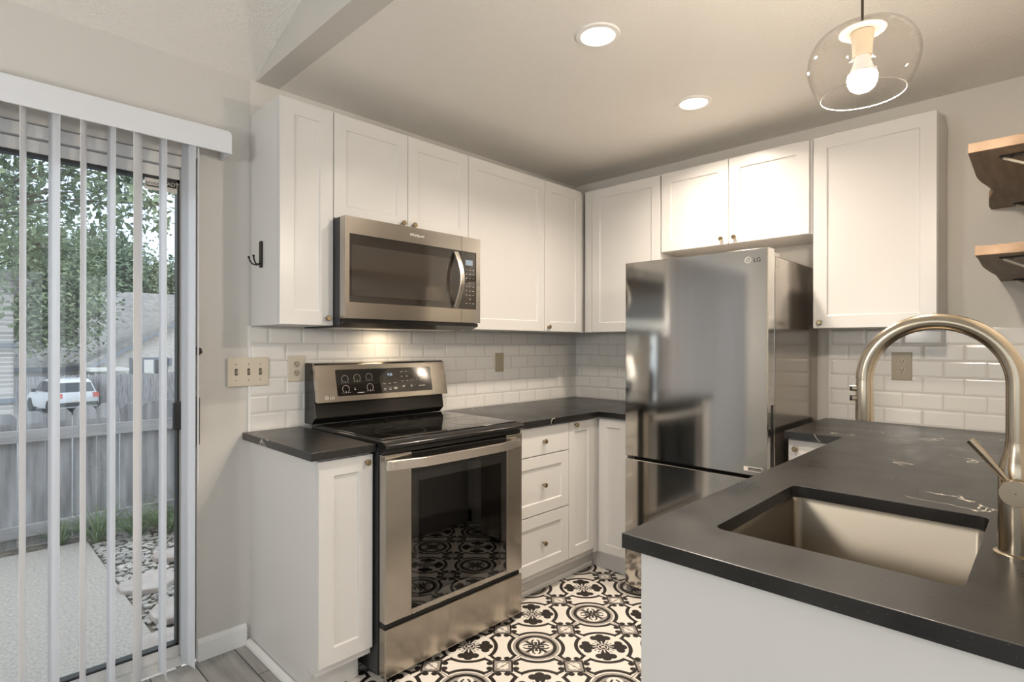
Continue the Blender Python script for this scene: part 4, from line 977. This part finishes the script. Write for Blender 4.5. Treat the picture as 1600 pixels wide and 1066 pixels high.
# trees
def tree(label, trunk, blobs, nleaf, lsize, mleaf, seed, group='trees seen through the sliding door', droop=.0, twigs=60, rad=.12):
    t = thing('tree', label, 'tree', tuple(trunk[0]), group); random.seed(seed)
    r0 = [rad*(1-.6*i/(len(trunk)-1)) for i in range(len(trunk))]
    obj('trunk', B().tube(trunk, r0, 10), 'bark', t, smooth=True)
    tb = B(); bl_ = []
    tot = sum(v[1]**2 for v in blobs)
    top = Vector(trunk[-1])
    for c, r in blobs:
        c = Vector(c); mid = (top+c)/2+Vector((0, 0, .25*r)); tb.tube([top, mid, c], [rad*.30, rad*.16, rad*.05], 6)
        for k in range(max(2, int(twigs*r*r/tot))):
            d = Vector((random.gauss(0, 1), random.gauss(0, 1), random.gauss(0, .8)-droop)).normalized(); e_ = c+d*r*random.uniform(.7, 1.0)
            tb.tube([c, (c+e_)/2+Vector((0, 0, .08*r)), e_], [rad*.06, rad*.045, rad*.02], 4)
    obj('branches', tb, 'bark', t)
    me = bpy.data.meshes.new('foliage'); V = []; Fc = []
    for c, r in blobs:
        c = Vector(c)
        # leaves gather in small sprays inside the blob
        ns = max(3, int(nleaf*r*r/tot/14))
        for k in range(ns):
            d = Vector((random.gauss(0, 1), random.gauss(0, 1), random.gauss(0, 1))).normalized(); p = c+d*r*(random.random()**.45)
            for j in range(14):
                q = p+Vector((random.gauss(0, 1), random.gauss(0, 1), random.gauss(0, 1)))*lsize*1.8
                a = Vector((random.gauss(0, 1), random.gauss(0, 1), random.gauss(0, .6)-droop)).normalized(); s_ = a.orthogonal().normalized()
                s_ = Matrix.Rotation(random.random()*2*PI, 3, a) @ s_; L_ = lsize*random.uniform(.7, 1.3); w_ = L_*.24; i0 = len(V); nn_ = a.cross(s_)*L_*.08
                V += [q, q+a*L_*.35+s_*w_+nn_, q+a*L_*.75+s_*w_*.7+nn_, q+a*L_, q+a*L_*.75-s_*w_*.7+nn_, q+a*L_*.35-s_*w_+nn_]
                Fc += [(i0, i0+1, i0+2, i0+3), (i0, i0+3, i0+4, i0+5)]
    me.from_pydata([tuple(v) for v in V], [], Fc); me.materials.append(M_[mleaf])
    off = t.location; me.transform(Matrix.Translation(-off))
    o = bpy.data.objects.new('foliage', me); COL.objects.link(o); o.parent = t
    return t
# overhanging tree in the neighbour's strip, crown above the fence
tk = DD(-150, 600, 9.5)
bl_ = [(DD(20, 300, 8.5), .75), (DD(110, 265, 8), .80), (DD(190, 300, 8), .60), (DD(60, 380, 9), .62), (DD(-60, 330, 9), .9), (DD(140, 360, 9), .40), (DD(240, 320, 8), .55), (DD(-40, 430, 9), .7), (DD(20, 235, 9), .7), (DD(280, 260, 9), .5), (DD(180, 210, 9), .8)]
tree('tall leafy tree whose drooping branches fill the top of the glass', [Vector((tk.x, tk.y, GZ)), Vector((tk.x, tk.y, 1.5)), DD(-40, 330, 9)], bl_, 4700, .115, 'leaf', 21, droop=.6, twigs=160, rad=.10)
tk = DD(80, 600, 33)
tree('dark bushy tree standing in front of the shingle roof', [Vector((tk.x, tk.y, GZ)), Vector((tk.x, tk.y, -.4)), DD(82, 500, 33)], [(DD(78, 470, 33), 2.74), (DD(108, 505, 33), 1.71), (DD(55, 500, 33), 1.85), (DD(95, 430, 33), 2.19), (DD(30, 440, 33), 2.33), (DD(70, 395, 33.5), 2.33), (DD(118, 470, 32.5), 1.23), (DD(10, 490, 33), 1.78)], 15000, .27, 'leaf', 22, twigs=60, rad=.2)
tk = DD(175, 500, 56)
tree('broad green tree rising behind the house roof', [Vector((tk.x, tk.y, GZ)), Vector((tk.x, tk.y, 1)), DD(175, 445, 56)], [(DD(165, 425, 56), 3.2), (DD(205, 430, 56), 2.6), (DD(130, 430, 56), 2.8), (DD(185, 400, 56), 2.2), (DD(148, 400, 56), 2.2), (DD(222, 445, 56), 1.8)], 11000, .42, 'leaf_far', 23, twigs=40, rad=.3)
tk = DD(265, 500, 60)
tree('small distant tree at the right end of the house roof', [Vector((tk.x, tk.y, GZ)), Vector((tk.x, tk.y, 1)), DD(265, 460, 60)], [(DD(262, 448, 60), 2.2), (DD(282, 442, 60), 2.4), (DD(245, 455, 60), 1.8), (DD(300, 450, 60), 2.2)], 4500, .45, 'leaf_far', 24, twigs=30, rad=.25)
